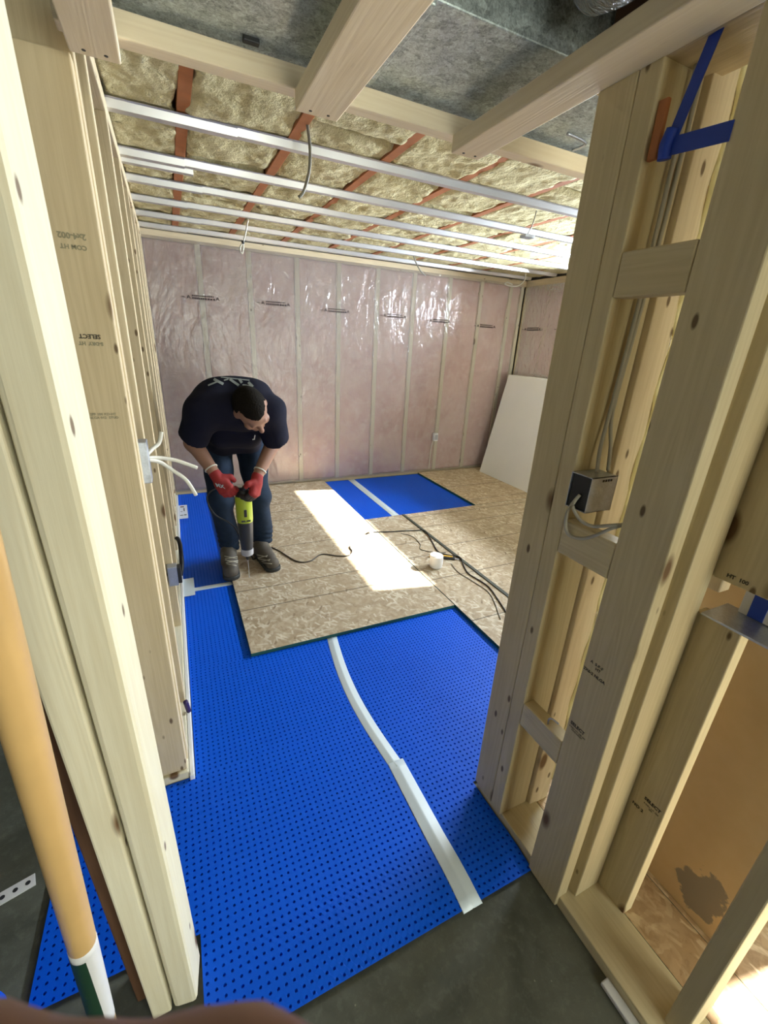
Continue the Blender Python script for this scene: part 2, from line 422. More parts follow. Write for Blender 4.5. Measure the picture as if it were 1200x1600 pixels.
# ------------------------------------------------------------------ setting
XL, XR, YB, ZC = -.135, 3.72, 4.29, 2.17
def struct(name, a, b, mat): return tag(box(name, a, b, mat, None, 0), kind='structure')
struct('floor', (-2.6, -2.7, -.1), (4.2, 4.7, 0), M['concrete'])
struct('ceiling', (-2.6, -2.7, 2.46), (4.2, 4.7, 2.52), M['subfloor'])
struct('wall_back', (-2.6, 4.40, 0), (4.2, 4.6, 2.46), M['foundation'])
struct('wall_left', (-2.6, -2.7, 0), (-2.4, 4.4, 2.46), M['foundation'])
def wall_with_hole(name, axis, c0, c1, u0, u1, z0, z1, hu0, hu1, hz0, hz1, mat):
    parts = [((u0, z0), (u1, hz0)), ((u0, hz1), (u1, z1)), ((u0, hz0), (hu0, hz1)), ((hu1, hz0), (u1, hz1))]
    bm = bmesh.new()
    for (a, b), (c, d) in parts:
        if axis == 0: me = boxm('t', (c0, a, b), (c1, c, d), 0)
        else: me = boxm('t', (a, c0, b), (c, c1, d), 0)
        bm.from_mesh(me); bpy.data.meshes.remove(me)
    me = bpy.data.meshes.new(name); bm.to_mesh(me); bm.free()
    return tag(link(name, me, mat), kind='structure')
WZ0, WZ1, WY0, WY1 = 1.70, 1.99, 1.46, 3.43
wall_with_hole('wall_right', 0, 3.83, 3.90, .5, 4.4, 0, 2.46, WY0, WY1, WZ0, WZ1, M['foundation'])
wall_with_hole('wall_right', 0, 3.83, 3.90, -2.7, .5, 0, 2.46, -2.0, -.45, WZ0, WZ1, M['foundation'])
wall_with_hole('wall_front', 1, -2.5, -2.4, -2.4, 3.83, 0, 2.46, .3, 2.3, .2, 2.2, M['foundation'])
def window_frame(name, axis, c, u0, u1, z0, z1, bars):
    e = bpy.data.objects.new(name, None); COL.objects.link(e)
    P = (lambda u, z, d: (c+d, u, z)) if axis == 0 else (lambda u, z, d: (u, c+d, z))
    e.location = P((u0+u1)/2, z0, 0); tag(e, kind='structure')
    w = .03
    def b(nm, ua, za, ub, zb, d0, d1, m):
        p, q = P(ua, za, d0), P(ub, zb, d1); box(nm, p, q, m, e, .002)
    b('window_sash', u0, z0, u1, z0+w, -.02, .02, M['white']); b('window_sash', u0, z1-w, u1, z1, -.02, .02, M['white'])
    b('window_sash', u0, z0, u0+w, z1, -.02, .02, M['white']); b('window_sash', u1-w, z0, u1, z1, -.02, .02, M['white'])
    for k in bars: b('window_mullion', k-.012, z0, k+.012, z1, -.018, .018, M['white'])
    b('window_pane', u0+w, z0+w, u1-w, z1-w, -.002, .002, M['glass'])
window_frame('window_1', 0, 3.87, WY0-.03, WY1+.03, WZ0-.03, WZ1+.03, [])
window_frame('window_3', 0, 3.87, -2.03, -.42, WZ0-.03, WZ1+.03, [])
window_frame('window_added', 1, -2.45, .3, 2.3, .2, 2.2, [1.3])  # unseen window added in the front wall to frame the fill light

# ---- back wall framing, insulation, plastic
SPX = [-.12, .29, .70, 1.105, 1.51, 1.905, 2.31, 2.735, 3.14, 3.55]
EDGE = [.292, .692, 1.107, 1.505, 1.905, 2.31, 2.735, 3.14, 3.54]
order = ['first', 'second', 'third', 'fourth', 'fifth', 'sixth', 'seventh', 'eighth', 'ninth', 'tenth', 'eleventh', 'twelfth']
board('top_plate', (XL-.02, 4.29, 2.10), (3.80, 4.385, 2.165), 'pine', 'pale top plate along the head of the pink back wall under the last metal channel', 'wall plate', 'room framing plates')
board('bottom_plate', (XL-.02, 4.29, .0), (3.80, 4.385, .04), 'pine', 'pale bottom plate along the foot of the pink back wall', 'wall plate', 'room framing plates')
bx = [-.125, .292, .692, 1.107, 1.505, 1.905, 2.31, 2.735, 3.14, 3.54, 3.70]
for i, x in enumerate(bx):
    lb = 'pale stud at the left corner of the pink back wall' if i == 0 else ('pale stud at the right corner of the pink back wall' if i == len(bx)-1 else 'pale stud of the pink back wall, %s right of the left corner stud' % order[i-1])
    board('wall_stud', (x-.021, 4.29, .04), (x+.021, 4.38, 2.10), 'cream', lb, 'stud', 'studs of the pink back wall')
def batt_vertical(name, x0, x1, z0, z1, y, seed, axis=0):
    def fn(u, w):
        X = x0+(x1-x0)*u; Z = z0+(z1-z0)*w
        b = .012*math.sin(math.pi*u)**.5*(math.sin(math.pi*min(1, max(0, w)))**.3)
        d = y-b+.010*nz(X*5+seed, Z*3, seed)+.006*nz(X*14, Z*12+seed, 3)+.012
        d += .012*math.exp(-((Z-1.95-.05*math.sin(seed))/.012)**2)+.01*math.exp(-((Z-1.22-.04*math.cos(seed*2))/.01)**2)
        return (X, d, Z) if axis == 0 else (d, X, Z)
    return sheet_grid(name, 24, 90, fn)
for i in range(len(bx)-1):
    a, b = bx[i]+.021, bx[i+1]-.021
    me = batt_vertical('insulation_batt', a, b, .04, 2.10, 4.30, i*3.7)
    c = Vector(((a+b)/2, 4.30, .04)); me.transform(Matrix.Translation(-c))
    o = link('insulation_batt', me, M['pink'], None, c, True)
    md = o.modifiers.new('thick', 'SOLIDIFY'); md.thickness = .06; md.offset = -1
    tag(o, 'pink fibreglass batt in the back wall, filling the %s bay from the left corner' % order[i], 'insulation', 'pink batts of the back wall')
# poly sheet with folds radiating from stapled studs
def sheetfold(x, z):
    d = 0
    for sx in bx[4:9]:
        for k in (1, -1):
            for q in range(3):
                zc = .55+.62*q+.11*math.sin(sx*7+q)
                t = (x-sx)*k
                if 0 < t < .26:
                    ln = (z-zc)-t*(.9+.35*math.sin(sx*5+q))*(1 if q else -1)
                    d += .006*math.exp(-(ln/.012)**2)*math.exp(-t/.13)
    return d
def poly_fn(u, w):
    X = XL+.02+(3.70-XL-.02)*u; Z = .03+2.09*w
    return (X, 4.279-.006*abs(nz(X*2.2, Z*1.1, .4))-.004*abs(nz(X*9, Z*3.2, 4))-sheetfold(X, Z), Z)
me = sheet_grid('vapour_barrier', 260, 150, poly_fn)
me.transform(Matrix.Translation((-1.8, -4.28, -.03)))
vb = link('vapour_barrier', me, M['poly'], None, (1.8, 4.28, .03), True)
tag(vb, 'clear plastic vapour sheet stretched over the pink back wall', 'plastic sheet')
def sheet_print(x, z, y, parent, ux=(1, 0, 0)):
    """the repeating two line mark with a small house sign at each end"""
    bm = bmesh.new(); U = Vector(ux); N = Vector((0, -1, 0)) if abs(U.x) > .5 else Vector((-1, 0, 0))
    def quad(u0, z0, u1, z1, sk=0):
        ps = [(u0, z0), (u1, z0), (u1+sk, z1), (u0+sk, z1)]
        bm.faces.new([bm.verts.new(U*a+Vector((0, 0, b))+Vector((x, y, z))) for a, b in ps])
    rnd = random.Random(int(x*100))
    for row, (zz, h) in enumerate(((.008, .010), (-.014, .014))):
        u = -.085
        while u < .085:
            w = rnd.uniform(.006, .016) if row == 0 else (rnd.uniform(.008, .014) if u < 0 else .02)
            quad(u, zz, u+w*.85, zz+h); u += w+.002
    for s in (-.115, .11):
        quad(s-.012, -.012, s-.006, .012, .010); quad(s+.012, -.012, s+.018, .012, -.012); quad(s-.004, -.006, s+.006, .0)
    quad(-.165, -.004, -.14, .0)
    me = bpy.data.meshes.new('sheet_print'); bm.to_mesh(me); bm.free()
    return link('sheet_print', me, M['print'], parent)
for x, z in ((.30, 1.71), (.90, 1.712), (1.476, 1.696), (2.089, 1.692), (2.622, 1.679), (3.23, 1.664)):
    sheet_print(x, z, 4.258, vb)
# outlet on the back wall
e = empty('outlet_box', (2.69, 4.255, .40), 'small white outlet box on the pink back wall near the blue patch', 'outlet')
box('box_body', (2.665, 4.225, .40), (2.715, 4.27, .49), M['white'], e); box('box_face', (2.672, 4.220, .415), (2.708, 4.226, .475), M['lightgrey'], e)
tube('box_cable', [(2.67, 4.25, .40), (2.655, 4.262, .30), (2.65, 4.262, .06)], .005, M['cable'], e)

# ---- right wall framing
board('top_plate', (3.735, 3.40, 2.10), (3.825, 4.28, 2.165), 'pine', 'pale top plate of the pink right wall above the leaning white boards', 'wall plate', 'room framing plates')
ry = [3.48, 3.905, 4.268]
for i, y in enumerate(ry):
    board('wall_stud', (3.735, y-.02, .0), (3.825, y+.02, 2.10), 'pine', 'pale stud in the pink right wall, %s from the far corner' % order[2-i], 'stud', 'studs of the pink right wall')
for i in range(2):
    a, b = ry[i]+.02, ry[i+1]-.02
    me = batt_vertical('insulation_batt', a, b, .0, 2.10, 3.745, 50+i*3.7, 1)
    c = Vector((3.745, (a+b)/2, .0)); me.transform(Matrix.Translation(-c))
    o = link('insulation_batt', me, M['pink'], None, c, True)
    md = o.modifiers.new('thick', 'SOLIDIFY'); md.thickness = .035; md.offset = 1
    tag(o, 'pink fibreglass batt in the right wall, %s bay from the far corner' % order[1-i], 'insulation', 'pink batts of the right wall')
def poly2(u, w):
    Y = 3.45+.81*u; Z = .03+2.07*w
    return (3.727-.006*abs(nz(Y*2.2, Z*1.1, 9))-.003*abs(nz(Y*9, Z*3.2, 4)), Y, Z)
me = sheet_grid('vapour_barrier', 60, 70, poly2); me.transform(Matrix.Translation((-3.727, -3.85, -.03)))
vb2 = link('vapour_barrier', me, M['poly'], None, (3.727, 3.85, .03), True)
tag(vb2, 'clear plastic vapour sheet over the pink right wall behind the leaning boards', 'plastic sheet')
sheet_print(3.712, 1.66, 4.05, vb2, (0, -1, 0)); sheet_print(3.712, 1.66, 3.56, vb2, (0, -1, 0))

# ---- leaning boards
for k in range(3):
    dx = .036*k
    a = [(3.27+dx, 3.0, .02), (3.302+dx, 3.0, .02), (3.302+dx, 4.09-.01*k, .02), (3.27+dx, 4.09-.01*k, .02)]
    b = [(3.53+dx, 3.0, 1.165), (3.562+dx, 3.0, 1.165), (3.562+dx, 4.12-.01*k, 1.165), (3.53+dx, 4.12-.01*k, 1.165)]
    c = Vector((3.28+dx, 3.55, .02))
    me = prism('wall_board', [Vector(p)-c for p in a], [Vector(p)-c for p in b], .003)
    tag(link('wall_board', me, M['drywall'], None, c), ['white board leaning on the right wall, front one of the stack', 'white board leaning on the right wall, middle one of the stack', 'white board leaning on the right wall, rearmost of the stack'][k], 'board', 'white boards leaning on the right wall')

# ------------------------------------------------------------------ blue dimpled mat
def dimple_mesh(name, rects, p=.0185, r=.0040, depth=.0055, z=.009, n=8, curl=None, r2=.0028):
    V = []; F = []; idx = {}
    def zz(x, y): return z + (curl(x, y) if curl else 0)
    for (x0, y0, x1, y1) in rects:
        nx = max(1, round((x1-x0)/p)); ny = max(1, round((y1-y0)/p))
        px = (x1-x0)/nx; py = (y1-y0)/ny
        base = len(V)
        for j in range(ny+1):
            for i in range(nx+1):
                X, Y = x0+i*px, y0+j*py; V.append((X, Y, zz(X, Y)))
        for j in range(ny):
            for i in range(nx):
                cx, cy = x0+(i+.5)*px, y0+(j+.5)*py; h = zz(cx, cy); b = len(V)
                for k in range(n):
                    a = 2*math.pi*(k+.5)/n+math.pi
                    V.append((cx+r*math.cos(a), cy+r*math.sin(a), h))
                for k in range(n):
                    a = 2*math.pi*(k+.5)/n+math.pi
                    V.append((cx+r2*math.cos(a), cy+r2*math.sin(a), h-depth))
                c = [base+j*(nx+1)+i, base+j*(nx+1)+i+1, base+(j+1)*(nx+1)+i+1, base+(j+1)*(nx+1)+i]
                q = n//4
                for s in range(4):  # corner s at angle 225+90s
                    ring = [b+(s*q+m) % n for m in range(-(q//2), q-(q//2)+0)]
                    ring = [b+((s*q+q//2-q//2+m) % n) for m in range(q)]
                    F.append((c[s], *[x for x in ring][::-1])) if q > 2 else F.append((c[s], ring[1], ring[0]))
                    F.append((c[s], c[(s+1) % 4], b+((s+1)*q) % n, b+(s*q+q-1) % n))
                for k in range(n):
                    k2 = (k+1) % n; F.append((b+k, b+k2, b+n+k2, b+n+k))
                F.append(tuple(b+n+k for k in range(n)))
    me = pd(name, V, F)
    return me
def mat_obj(rects, label, **kw):
    me = dimple_mesh('dimpled_membrane', rects, **kw)
    x, y = (rects[0][0]+rects[0][2])/2, (rects[0][1]+rects[0][3])/2
    me.transform(Matrix.Translation((-x, -y, 0)))
    o = link('dimpled_membrane', me, M['mat'], None, (x, y, 0))
    bm = bmesh.new(); bm.from_mesh(me); bmesh.ops.recalc_face_normals(bm, faces=list(bm.faces))
    bm.to_mesh(me); bm.free()
    return tag(o, label, 'floor membrane', 'blue dimpled membrane sheets')
YN = .505
def curl(x, y):
    k = (.3+.7*min(1, max(0, (x+.1)/.35)))*(0.7+.3*math.sin(x*7))
    if y > .60: return .013*k*math.exp(-((y-.60)/.07)**2)
    return .013*k*math.cos((.60-y)/.095*math.pi/2)
mat_obj([(-.455, .735, -.245, 1.195), (-.098, YN, .575, .735), (-.245, .735, .575, 1.195), (-.085, 1.195, .575, 1.735), (-.085, 1.735, .20, 2.45)], 'blue dimpled membrane on the floor left of the long white tape', curl=curl)
mat_obj([(.577, YN, .795, 1.735), (.795, .80, 1.345, 1.735)], 'blue dimpled membrane on the floor right of the long white tape', curl=curl)
mat_obj([(-.086, 2.452, .19, 4.255)], 'blue dimpled membrane strip along the left wall beside the standing man', n=8)
mat_obj([(1.35, 3.11, 1.655, 4.255)], 'blue dimpled membrane at the back wall, narrow piece left of its tape', n=8)
mat_obj([(1.657, 3.11, 2.49, 4.255)], 'blue dimpled membrane at the back wall, wide piece right of its tape', n=8)
def tape_strip(name, pts, w, z, label, group, curlf=None, ridge=True):
    """flat tape along centre points (x,y,width) with a soft ridge"""
    v = []; f = []
    N = len(pts)
    for i, (x, y, ww) in enumerate(pts):
        for k, (t, dz) in enumerate(((-.5, -.0012), (-.46, 0), (-.08, .0), (0, .0022 if ridge else 0), (.08, 0), (.46, 0), (.5, -.0012))):
            v.append((x+t*ww, y, z+dz+(curlf(x, y) if curlf else 0)))
    for i in range(N-1):
        for k in range(6): f.append((i*7+k, i*7+k+1, (i+1)*7+k+1, (i+1)*7+k))
    c = Vector((pts[0][0], pts[0][1], z))
    me = pd(name, [Vector(p)-c for p in v], f)
    o = link(name, me, M['tape'], None, c, True)
    md = o.modifiers.new('thick', 'SOLIDIFY'); md.thickness = .001; md.offset = -1
    return tag(o, label, 'tape', group)
pts = [(.577+.004*math.sin(i*.8), .497+i*(1.735-.497)/24, .058) for i in range(12)]
tape_strip('seam_tape', [(.577, .497+.03*i, .062) for i in range(17)], .06, .0112, 'long white seam tape down the blue membrane, near length', 'white seam tapes', curl)
tape_strip('seam_tape', [(.575-.03*max(0, (y-1.1))*0-.035*math.sin(max(0, (y-.95))/.79*3.14)+.012*max(0, y-.97)/.7, y, .052) for y in [.955+.78*i/20 for i in range(21)]], .05, .0108, 'long white seam tape down the blue membrane, far length', 'white seam tapes')
tape_strip('seam_tape', [(1.655, 3.11+1.145*i/10, .072) for i in range(11)], .07, .0112, 'white seam tape across the blue patch at the back wall', 'white seam tapes')
o = box('seam_tape', (-.03, 2.435, .0095), (.185, 2.475, .0115), M['tape'], None, .0005); tag(o, 'white seam tape crossing the blue strip at the boot of the man', 'tape', 'white seam tapes')
o = box('seam_tape', (-.09, 2.39, .0116), (-.028, 2.60, .0132), M['tape'], None, .0005); tag(o, 'short white square of tape on the blue strip against the left wall', 'tape', 'white seam tapes')
o = box('paper_label', (-.086, 3.63, .0095), (-.02, 3.955, .0108), M['label'], None, .0003); tag(o, 'white printed paper label lying on the blue strip by the left wall', 'label')
for (a, b, c, d) in ((-.08, 3.70, -.055, 3.715), (-.075, 3.79, -.06, 3.80), (-.05, 3.80, -.042, 3.88), (-.075, 3.90, -.045, 3.925), (-.05, 3.70, -.03, 3.72)):
    box('label_print', (a, b, .0107), (c, d, .0112), M['print'], o, 0)

# ------------------------------------------------------------------ OSB panels
ZO = .0285
def osb(x0, y0, x1, y1, lines, label, tint=(1, 1, 1)):
    o = box('strand_board', (x0, y0, .0095), (x1, y1, ZO), osb_mat('strand_board_%d' % random.randint(0, 9999), [l-(y0+y1)/2 for l in lines], tint), None, .0015)
    return tag(o, label, 'floor panel', 'strand board floor panels')
osb(.186, 1.735, 1.338, 4.25, [2.105, 2.308, 2.82, 3.31, 3.50, 3.69], 'large strand board floor panel under the man with the sunlit patch on it', (.86, .85, .83))
osb(1.343, 1.10, 1.703, 3.105, [1.57, 2.03, 2.345, 2.567, 2.80], 'narrow strand board floor strip carrying the white cup and knife', (.88, .87, .85))
osb(1.712, 1.10, 3.70, 3.105, [1.57, 2.035, 2.44, 2.80, 3.02], 'wide strand board floor panel right of the dark strip', (.98, .96, .93))
osb(2.495, 3.108, 3.70, 4.25, [3.25, 3.66], 'strand board floor panel in the far right corner by the leaning boards', (.98, .94, .88))
o = box('dark_strip', (1.692, 1.30, ZO), (1.717, 3.10, ZO+.006), M['strip'], None, .002); tag(o, 'thin dark strip lying over the floor panel joint beside the cup', 'strip')

# ------------------------------------------------------------------ ceiling
JX = [.142, .552, .967, 1.385, 1.80, 2.22, 2.63, 3.04, 3.45]
for i, x in enumerate(JX):
    o = box('ceiling_joist', (x-.022, 1.222, 2.186), (x+.022, 4.28, 2.46), M['orange'], None, .002)
    tag(o, 'orange painted ceiling joist above the metal channels, %s from the left wall' % order[i], 'joist', 'orange ceiling joists')
CY = [2.19, 2.665, 3.05, 3.44, 3.83, 4.20]
edges = [-.13] + JX + [3.72]
def wool(x0, x1, y0, y1, seed):
    def fn(u, w):
        X = x0+(x1-x0)*u; Y = y0+(y1-y0)*w
        e = min(u, 1-u)*(x1-x0); e2 = min(w, 1-w)*(y1-y0)
        drop = .012*nz(X*2.5, Y*1.6, seed)+.009*nz(X*9, Y*8, seed+4)+.006*nz(X*26, Y*26, seed)
        rag = .026*nz(seed, Y*3.1, 1)+.016*nz(Y*11, seed, 2)-.004*min(3, max(0, x0))
        X2 = X+rag*(1 if u < .5 else -1)*max(0, 1-e/.05)*1.4
        lift = .025*max(0, 1-e2/.03)+.012*max(0, 1-e/.02)
        X2 = min(max(X2, x0-.008), x1+.008)
        zz = 2.186-drop*.8+lift
        if any(abs(Y-c) < .05 for c in CY): zz = max(zz, 2.1875)
        return (X2, Y, zz)
    return sheet_grid('wool_batt', 34, 90, fn)
seams = [1.19, 2.42, 3.62, 4.28]
for i in range(len(edges)-1):
    a = edges[i]+(.010 if i else 0); b = edges[i+1]-(.010 if i < len(edges)-2 else 0)
    yy = [1.215, 2.30+.35*math.sin(i*2.1), 3.35+.25*math.cos(i*1.7), 4.28]
    for k in range(3):
        me = wool(a, b, yy[k]+.012, yy[k+1]-.012, i*5.1+k*2.3)
        c = Vector(((a+b)/2, (yy[k]+yy[k+1])/2, 2.2)); me.transform(Matrix.Translation(-c))
        o = link('wool_batt', me, M['wool'], None, c, True)
        md = o.modifiers.new('thick', 'SOLIDIFY'); md.thickness = .08; md.offset = 1
        bay = 'left of the first orange joist' if i == 0 else ('right of the last orange joist' if i == len(edges)-2 else 'between the %s and %s orange joist' % (order[i-1], order[i]))
        tag(o, 'stone wool batt %s, %s' % (bay, ['nearest the duct', 'middle of its bay', 'at the back wall'][k]), 'insulation', 'stone wool ceiling batts')

def channel_mesh(name, x0, x1, y, z, w=.034, h=.024, fl=.016, t=.0012, sag=0):
    prof = [(-w/2-.008-fl, h), (-w/2-.008, h), (-w/2, 0), (w/2, 0), (w/2+.008, h), (w/2+.008+fl, h)]
    v = []; f = []; n = 12
    for i in range(n+1):
        x = x0+(x1-x0)*i/n; s = -sag*math.sin(math.pi*i/n)
        for (a, b) in prof: v.append((x, y+a, z+b+s))
    for i in range(n):
        for k in range(5): f.append((i*6+k, i*6+k+1, (i+1)*6+k+1, (i+1)*6+k))
    return pd(name, v, f)
where = ['nearest the duct', 'second back from the duct', 'third back from the duct', 'fourth back from the duct', 'fifth back from the duct', 'closest to the back wall']
def channel(x0, x1, y, z, label, **kw):
    c = Vector(((x0+x1)/2, y, z)); me = channel_mesh('furring_channel', x0, x1, y, z, **kw); me.transform(Matrix.Translation(-c))
    o = link('furring_channel', me, M['channel'], None, c)
    md = o.modifiers.new('thick', 'SOLIDIFY'); md.thickness = .0011
    return tag(o, label, 'metal channel', 'galvanized ceiling channels')
xj = [.335, .16, .26, .20, .30, .22]
for i, y in enumerate(CY):
    channel(XL+.005, xj[i], y, 2.1565, 'short left galvanized channel piece under the ceiling, %s' % where[i], w=.038)
    channel(xj[i]-.16, 3.70, y, 2.160, 'long galvanized channel under the ceiling, %s' % where[i])
channel(XL+.005, .20, 2.735, 2.150, 'extra galvanized channel offcut hung beside the second channel at the left wall')

# hanging wires and rod
def wire(pts, r, mat, label, cat='cable', grp='cables hanging from the ceiling'):
    return tag(tube('hanging_cable', pts, r, mat), label, cat, grp)
wire([(.568, 2.0, 2.19), (.578, 2.0, 2.11), (.572, 2.0, 2.04), (.55, 2.0, 1.975), (.53, 2.0, 1.952)], .006, M['greycable'], 'grey cable hanging from the ceiling beside the middle bulkhead board')
hw = wire([(.594, 3.6, 2.19), (.573, 3.6, 2.11), (.552, 3.6, 2.045), (.530, 3.6, 2.015), (.527, 3.6, 1.985), (.540, 3.6, 1.975), (.548, 3.6, 2.0), (.550, 3.6, 2.04)], .0055, M['cable'], 'white cable with a looped end hanging before the pink back wall')
tube('cable_tie', [(.549, 3.6, 2.032), (.547, 3.6, 2.052)], .010, M['black'], hw)
wire([(2.06, 3.9, 2.19), (2.09, 3.9, 2.13), (2.15, 3.9, 2.06), (2.205, 3.9, 2.032)], .006, M['greycable'], 'short grey cable hanging by the back wall in the middle of the ceiling')
wire([(3.45, 4.0, 2.18), (3.46, 4.0, 2.13), (3.38, 4.0, 2.06), (3.25, 4.0, 2.05), (3.20, 4.0, 2.065), (3.24, 4.0, 2.08), (3.30, 4.0, 2.065)], .006, M['cable'], 'white cable with a loop hanging in the far right corner of the ceiling')
hr = wire([(2.0, 2.3, 2.20), (1.985, 2.3, 2.12), (1.97, 2.32, 2.06)], .003, M['greycable'], 'thin wire hanging from the ceiling right side with a small metal bracket', 'wire')
box('wire_bracket', (1.935, 2.29, 2.045), (2.005, 2.34, 2.06), M['steel'], hr)

# ------------------------------------------------------------------ bulkhead and duct
board('bulkhead_rail', (-.12, 1.172, 1.930), (1.75, 1.212, 1.972), 'pale', 'long pale rail under the duct edge crossing below the ceiling', 'framing rail')
for k, (x0, x1, y1, lb, y0) in enumerate(((-.104, -.022, 1.178, 'pale flat bulkhead board at the top left above the left wall end', -.2), (.306, .402, 1.172, 'pale flat bulkhead board under the duct in the top middle', -.2), (.710, .795, 1.172, 'pale flat bulkhead board running to the top right over the stud wall', -.3))):
    o = board('bulkhead_board', (x0, y0, 1.892), (x1, y1, 1.930), 'pale', lb, 'bulkhead board', 'bulkhead boards')
    for dx in (.3, .72): 
        n = lathe('nail_head', [(.0035, 0), (.0035, .001)], M['black'], o, (0, 0, 0), 8)
        n.matrix_parent_inverse = Matrix(); n.location = ((x1-x0)*(dx-.5), (y1-y0)/2-.02, -.0008)
t = empty('sheet_metal_duct', (.6, 1.03, 1.98), 'wide spangled galvanized metal duct above the bulkhead boards', 'duct')
box('duct_section', (-.9, .885, 1.982), (.452, 1.214, 2.30), M['duct'], t, .003)
box('duct_section', (.452, .885, 1.982), (2.2, 1.214, 2.30), M['duct'], t, .003)
box('slip_cleat', (.442, .875, 1.968), (.478, 1.160, 1.982), M['duct'], t, .003)
box('duct_hanger', (.20, 1.150, 1.974), (.232, 1.165, 1.984), M['black'], t, .002)
tube('duct_strap', [(1.03, 1.11, 1.977), (1.11, 1.12, 1.974), (1.115, 1.17, 1.974)], .004, M['steel'], t)
v = []
fx = empty('flexible_duct', (.765, .82, 1.99), 'shiny film covered round flexible duct at the top edge beside the metal duct', 'duct')
prof = []
for i in range(40):
    prof.append((.86+.0*i, .93-.012*i, 2.15+.004*i))
tube('duct_hose', [(.765, .835-.05*i, 2.062+.006*i) for i in range(10)], .08, M['foil'], fx, seg=20, radii=[.05, .070, .078, .078, .084, .078, .084, .078, .084, .08])
board('floor_beam', (.93, .98, 1.99), (1.02, 1.16, 2.44), 'dark', 'dark brown wooden block behind the round flexible duct', 'beam') if False else None
board('floor_joist', (.885, -.4, 2.0), (.93, .875, 2.44), 'dark', 'dark brown floor joist above the right stud wall top', 'joist')

# ------------------------------------------------------------------ left door posts
def post(name, bottom, top, kind, label, bevel=.004):
    c = Vector((sum(p[0] for p in bottom)/4, sum(p[1] for p in bottom)/4, bottom[0][2]))
    me = prism(name, [Vector(p)-c for p in bottom], [Vector(p)-c for p in top], bevel)
    return tag(link(name, me, woodm(kind, 2), None, c), label, 'post', 'posts of the left door frame')
ZT = 2.2
post('door_post', [(-.160, .62, .0), (-.112, .612, .0), (-.101, .70, .0), (-.163, .71, .0)], [(-.190, .62, ZT), (-.126, .61, ZT), (-.110, .70, ZT), (-.190, .71, ZT)], 'cream', 'wide pale post at the left door opening, right one of the pair', .009)
post('door_post', [(-.203, .62, .0), (-.165, .62, .0), (-.167, .71, .0), (-.203, .71, .0)], [(-.248, .62, ZT), (-.195, .62, ZT), (-.195, .71, ZT), (-.248, .71, ZT)], 'cream', 'narrow pale post with wavy grain, left one of the pair at the door opening', .004)
post('door_post', [(-.236, .665, .0), (-.206, .665, .0), (-.206, .73, .0), (-.236, .73, .0)], [(-.290, .665, ZT), (-.250, .665, ZT), (-.250, .73, ZT), (-.290, .73, ZT)], 'dark', 'dark brown board with painted shade behind the narrow pale post at the far left', .003)  # dark wood colour stands in for the shade on this board

# ---- left room wall
board('bottom_plate', (-.20, 1.198, .0), (-.105, 4.28, .038), 'cream', 'pale bottom plate under the left room wall studs', 'wall plate', 'room framing plates')
o = box('sill_gasket', (-.104, 1.185, .0), (-.088, 4.2, .03), M['white'], None, .004); tag(o, 'rough white sealing strip along the foot of the left room wall', 'sealing strip')
board('top_plate', (-.20, 1.25, 2.11), (-.105, 4.28, 2.17), 'pine', 'pale top plate over the left room wall studs', 'wall plate', 'room framing plates')
LY = [1.21, 1.53, 2.07, 2.53, 2.98, 3.42, 3.86, 4.22]
for i, y in enumerate(LY):
    kind = 'pine'
    if i == 0:
        c = Vector((-.16, y+.019, .038))
        b = [(-.215, y, .038), (-.109, y, .038), (-.109, y+.038, .038), (-.215, y+.038, .038)]
        tq = [(-.215, y, 1.905), (-.106, y, 1.905), (-.106, y+.038, 1.905), (-.215, y+.038, 1.905)]
        o = link('wall_stud', prism('wall_stud', [Vector(p)-c for p in b], [Vector(p)-c for p in tq], .003), woodm('pine', 2), None, c)
        tag(o, 'broad pale end stud of the left room wall with upside down stamps', 'stud', 'studs of the left room wall')
        st0 = o
    else:
        board('wall_stud', (-.195, y, .038), (-.105, y+.038, 2.11), 'pine', 'pale stud of the left room wall, %s behind the stamped end stud' % order[i-1], 'stud', 'studs of the left room wall')
board('wall_stud', (-.215, 1.249, .038), (-.104, 1.287, 2.11), 'pine', 'pale stud doubled right behind the stamped end stud of the left wall', 'stud', 'studs of the left room wall')
X_, Z_ = (-1, 0, 0), (0, 0, -1)
text('grade_stamp', 'SELECT', .0125, (-.158, 1.2085, 1.413), X_, Z_, M['ink'], st0, bold=.0004)
text('grade_stamp', 'S-DRY  HT', .010, (-.158, 1.2085, 1.398), X_, Z_, M['paleink'], st0, bold=.0006)
text('grade_stamp', '2x4-002', .015, (-.157, 1.2085, 1.605), X_, Z_, M['paleink'], st0, bold=.0006)
text('grade_stamp', 'COM HT', .012, (-.157, 1.2085, 1.585), X_, Z_, M['paleink'], st0, bold=.0004)
text('grade_stamp', 'SPF 100 KD-HT\nNLGA 012  STUD', .008, (-.160, 1.2085, 1.238), (1, 0, 0), (0, 0, 1), M['paleink'], st0, bold=.0002)
o = box('electrical_box', (-.135, 1.288, 1.04), (-.085, 1.335, 1.155), M['steel'], None, .003)
tag(o, 'grey electrical box with white cables on the left wall end stud', 'electrical box', 'electrical boxes')
EB = o
for pts, lb in (([(-.09, 1.315, 1.115), (-.075, 1.34, 1.125), (-.058, 1.36, 1.137), (-.049, 1.37, 1.165)], 'short white cable end curling up from the left wall electrical box'),
                ([(-.09, 1.315, 1.105), (-.065, 1.34, 1.098), (-.02, 1.36, 1.082), (.034, 1.37, 1.053)], 'white cable stub sticking out of the left wall electrical box'),
                ([(-.09, 1.315, 1.100), (-.062, 1.34, 1.085), (-.032, 1.36, 1.052), (.0, 1.36, 1.02), (.022, 1.36, .97)], 'longer white cable drooping from the left wall electrical box')):
    tag(tube('cable_end', pts, .0055, M['cable']), lb, 'cable', 'cables of the left electrical box')
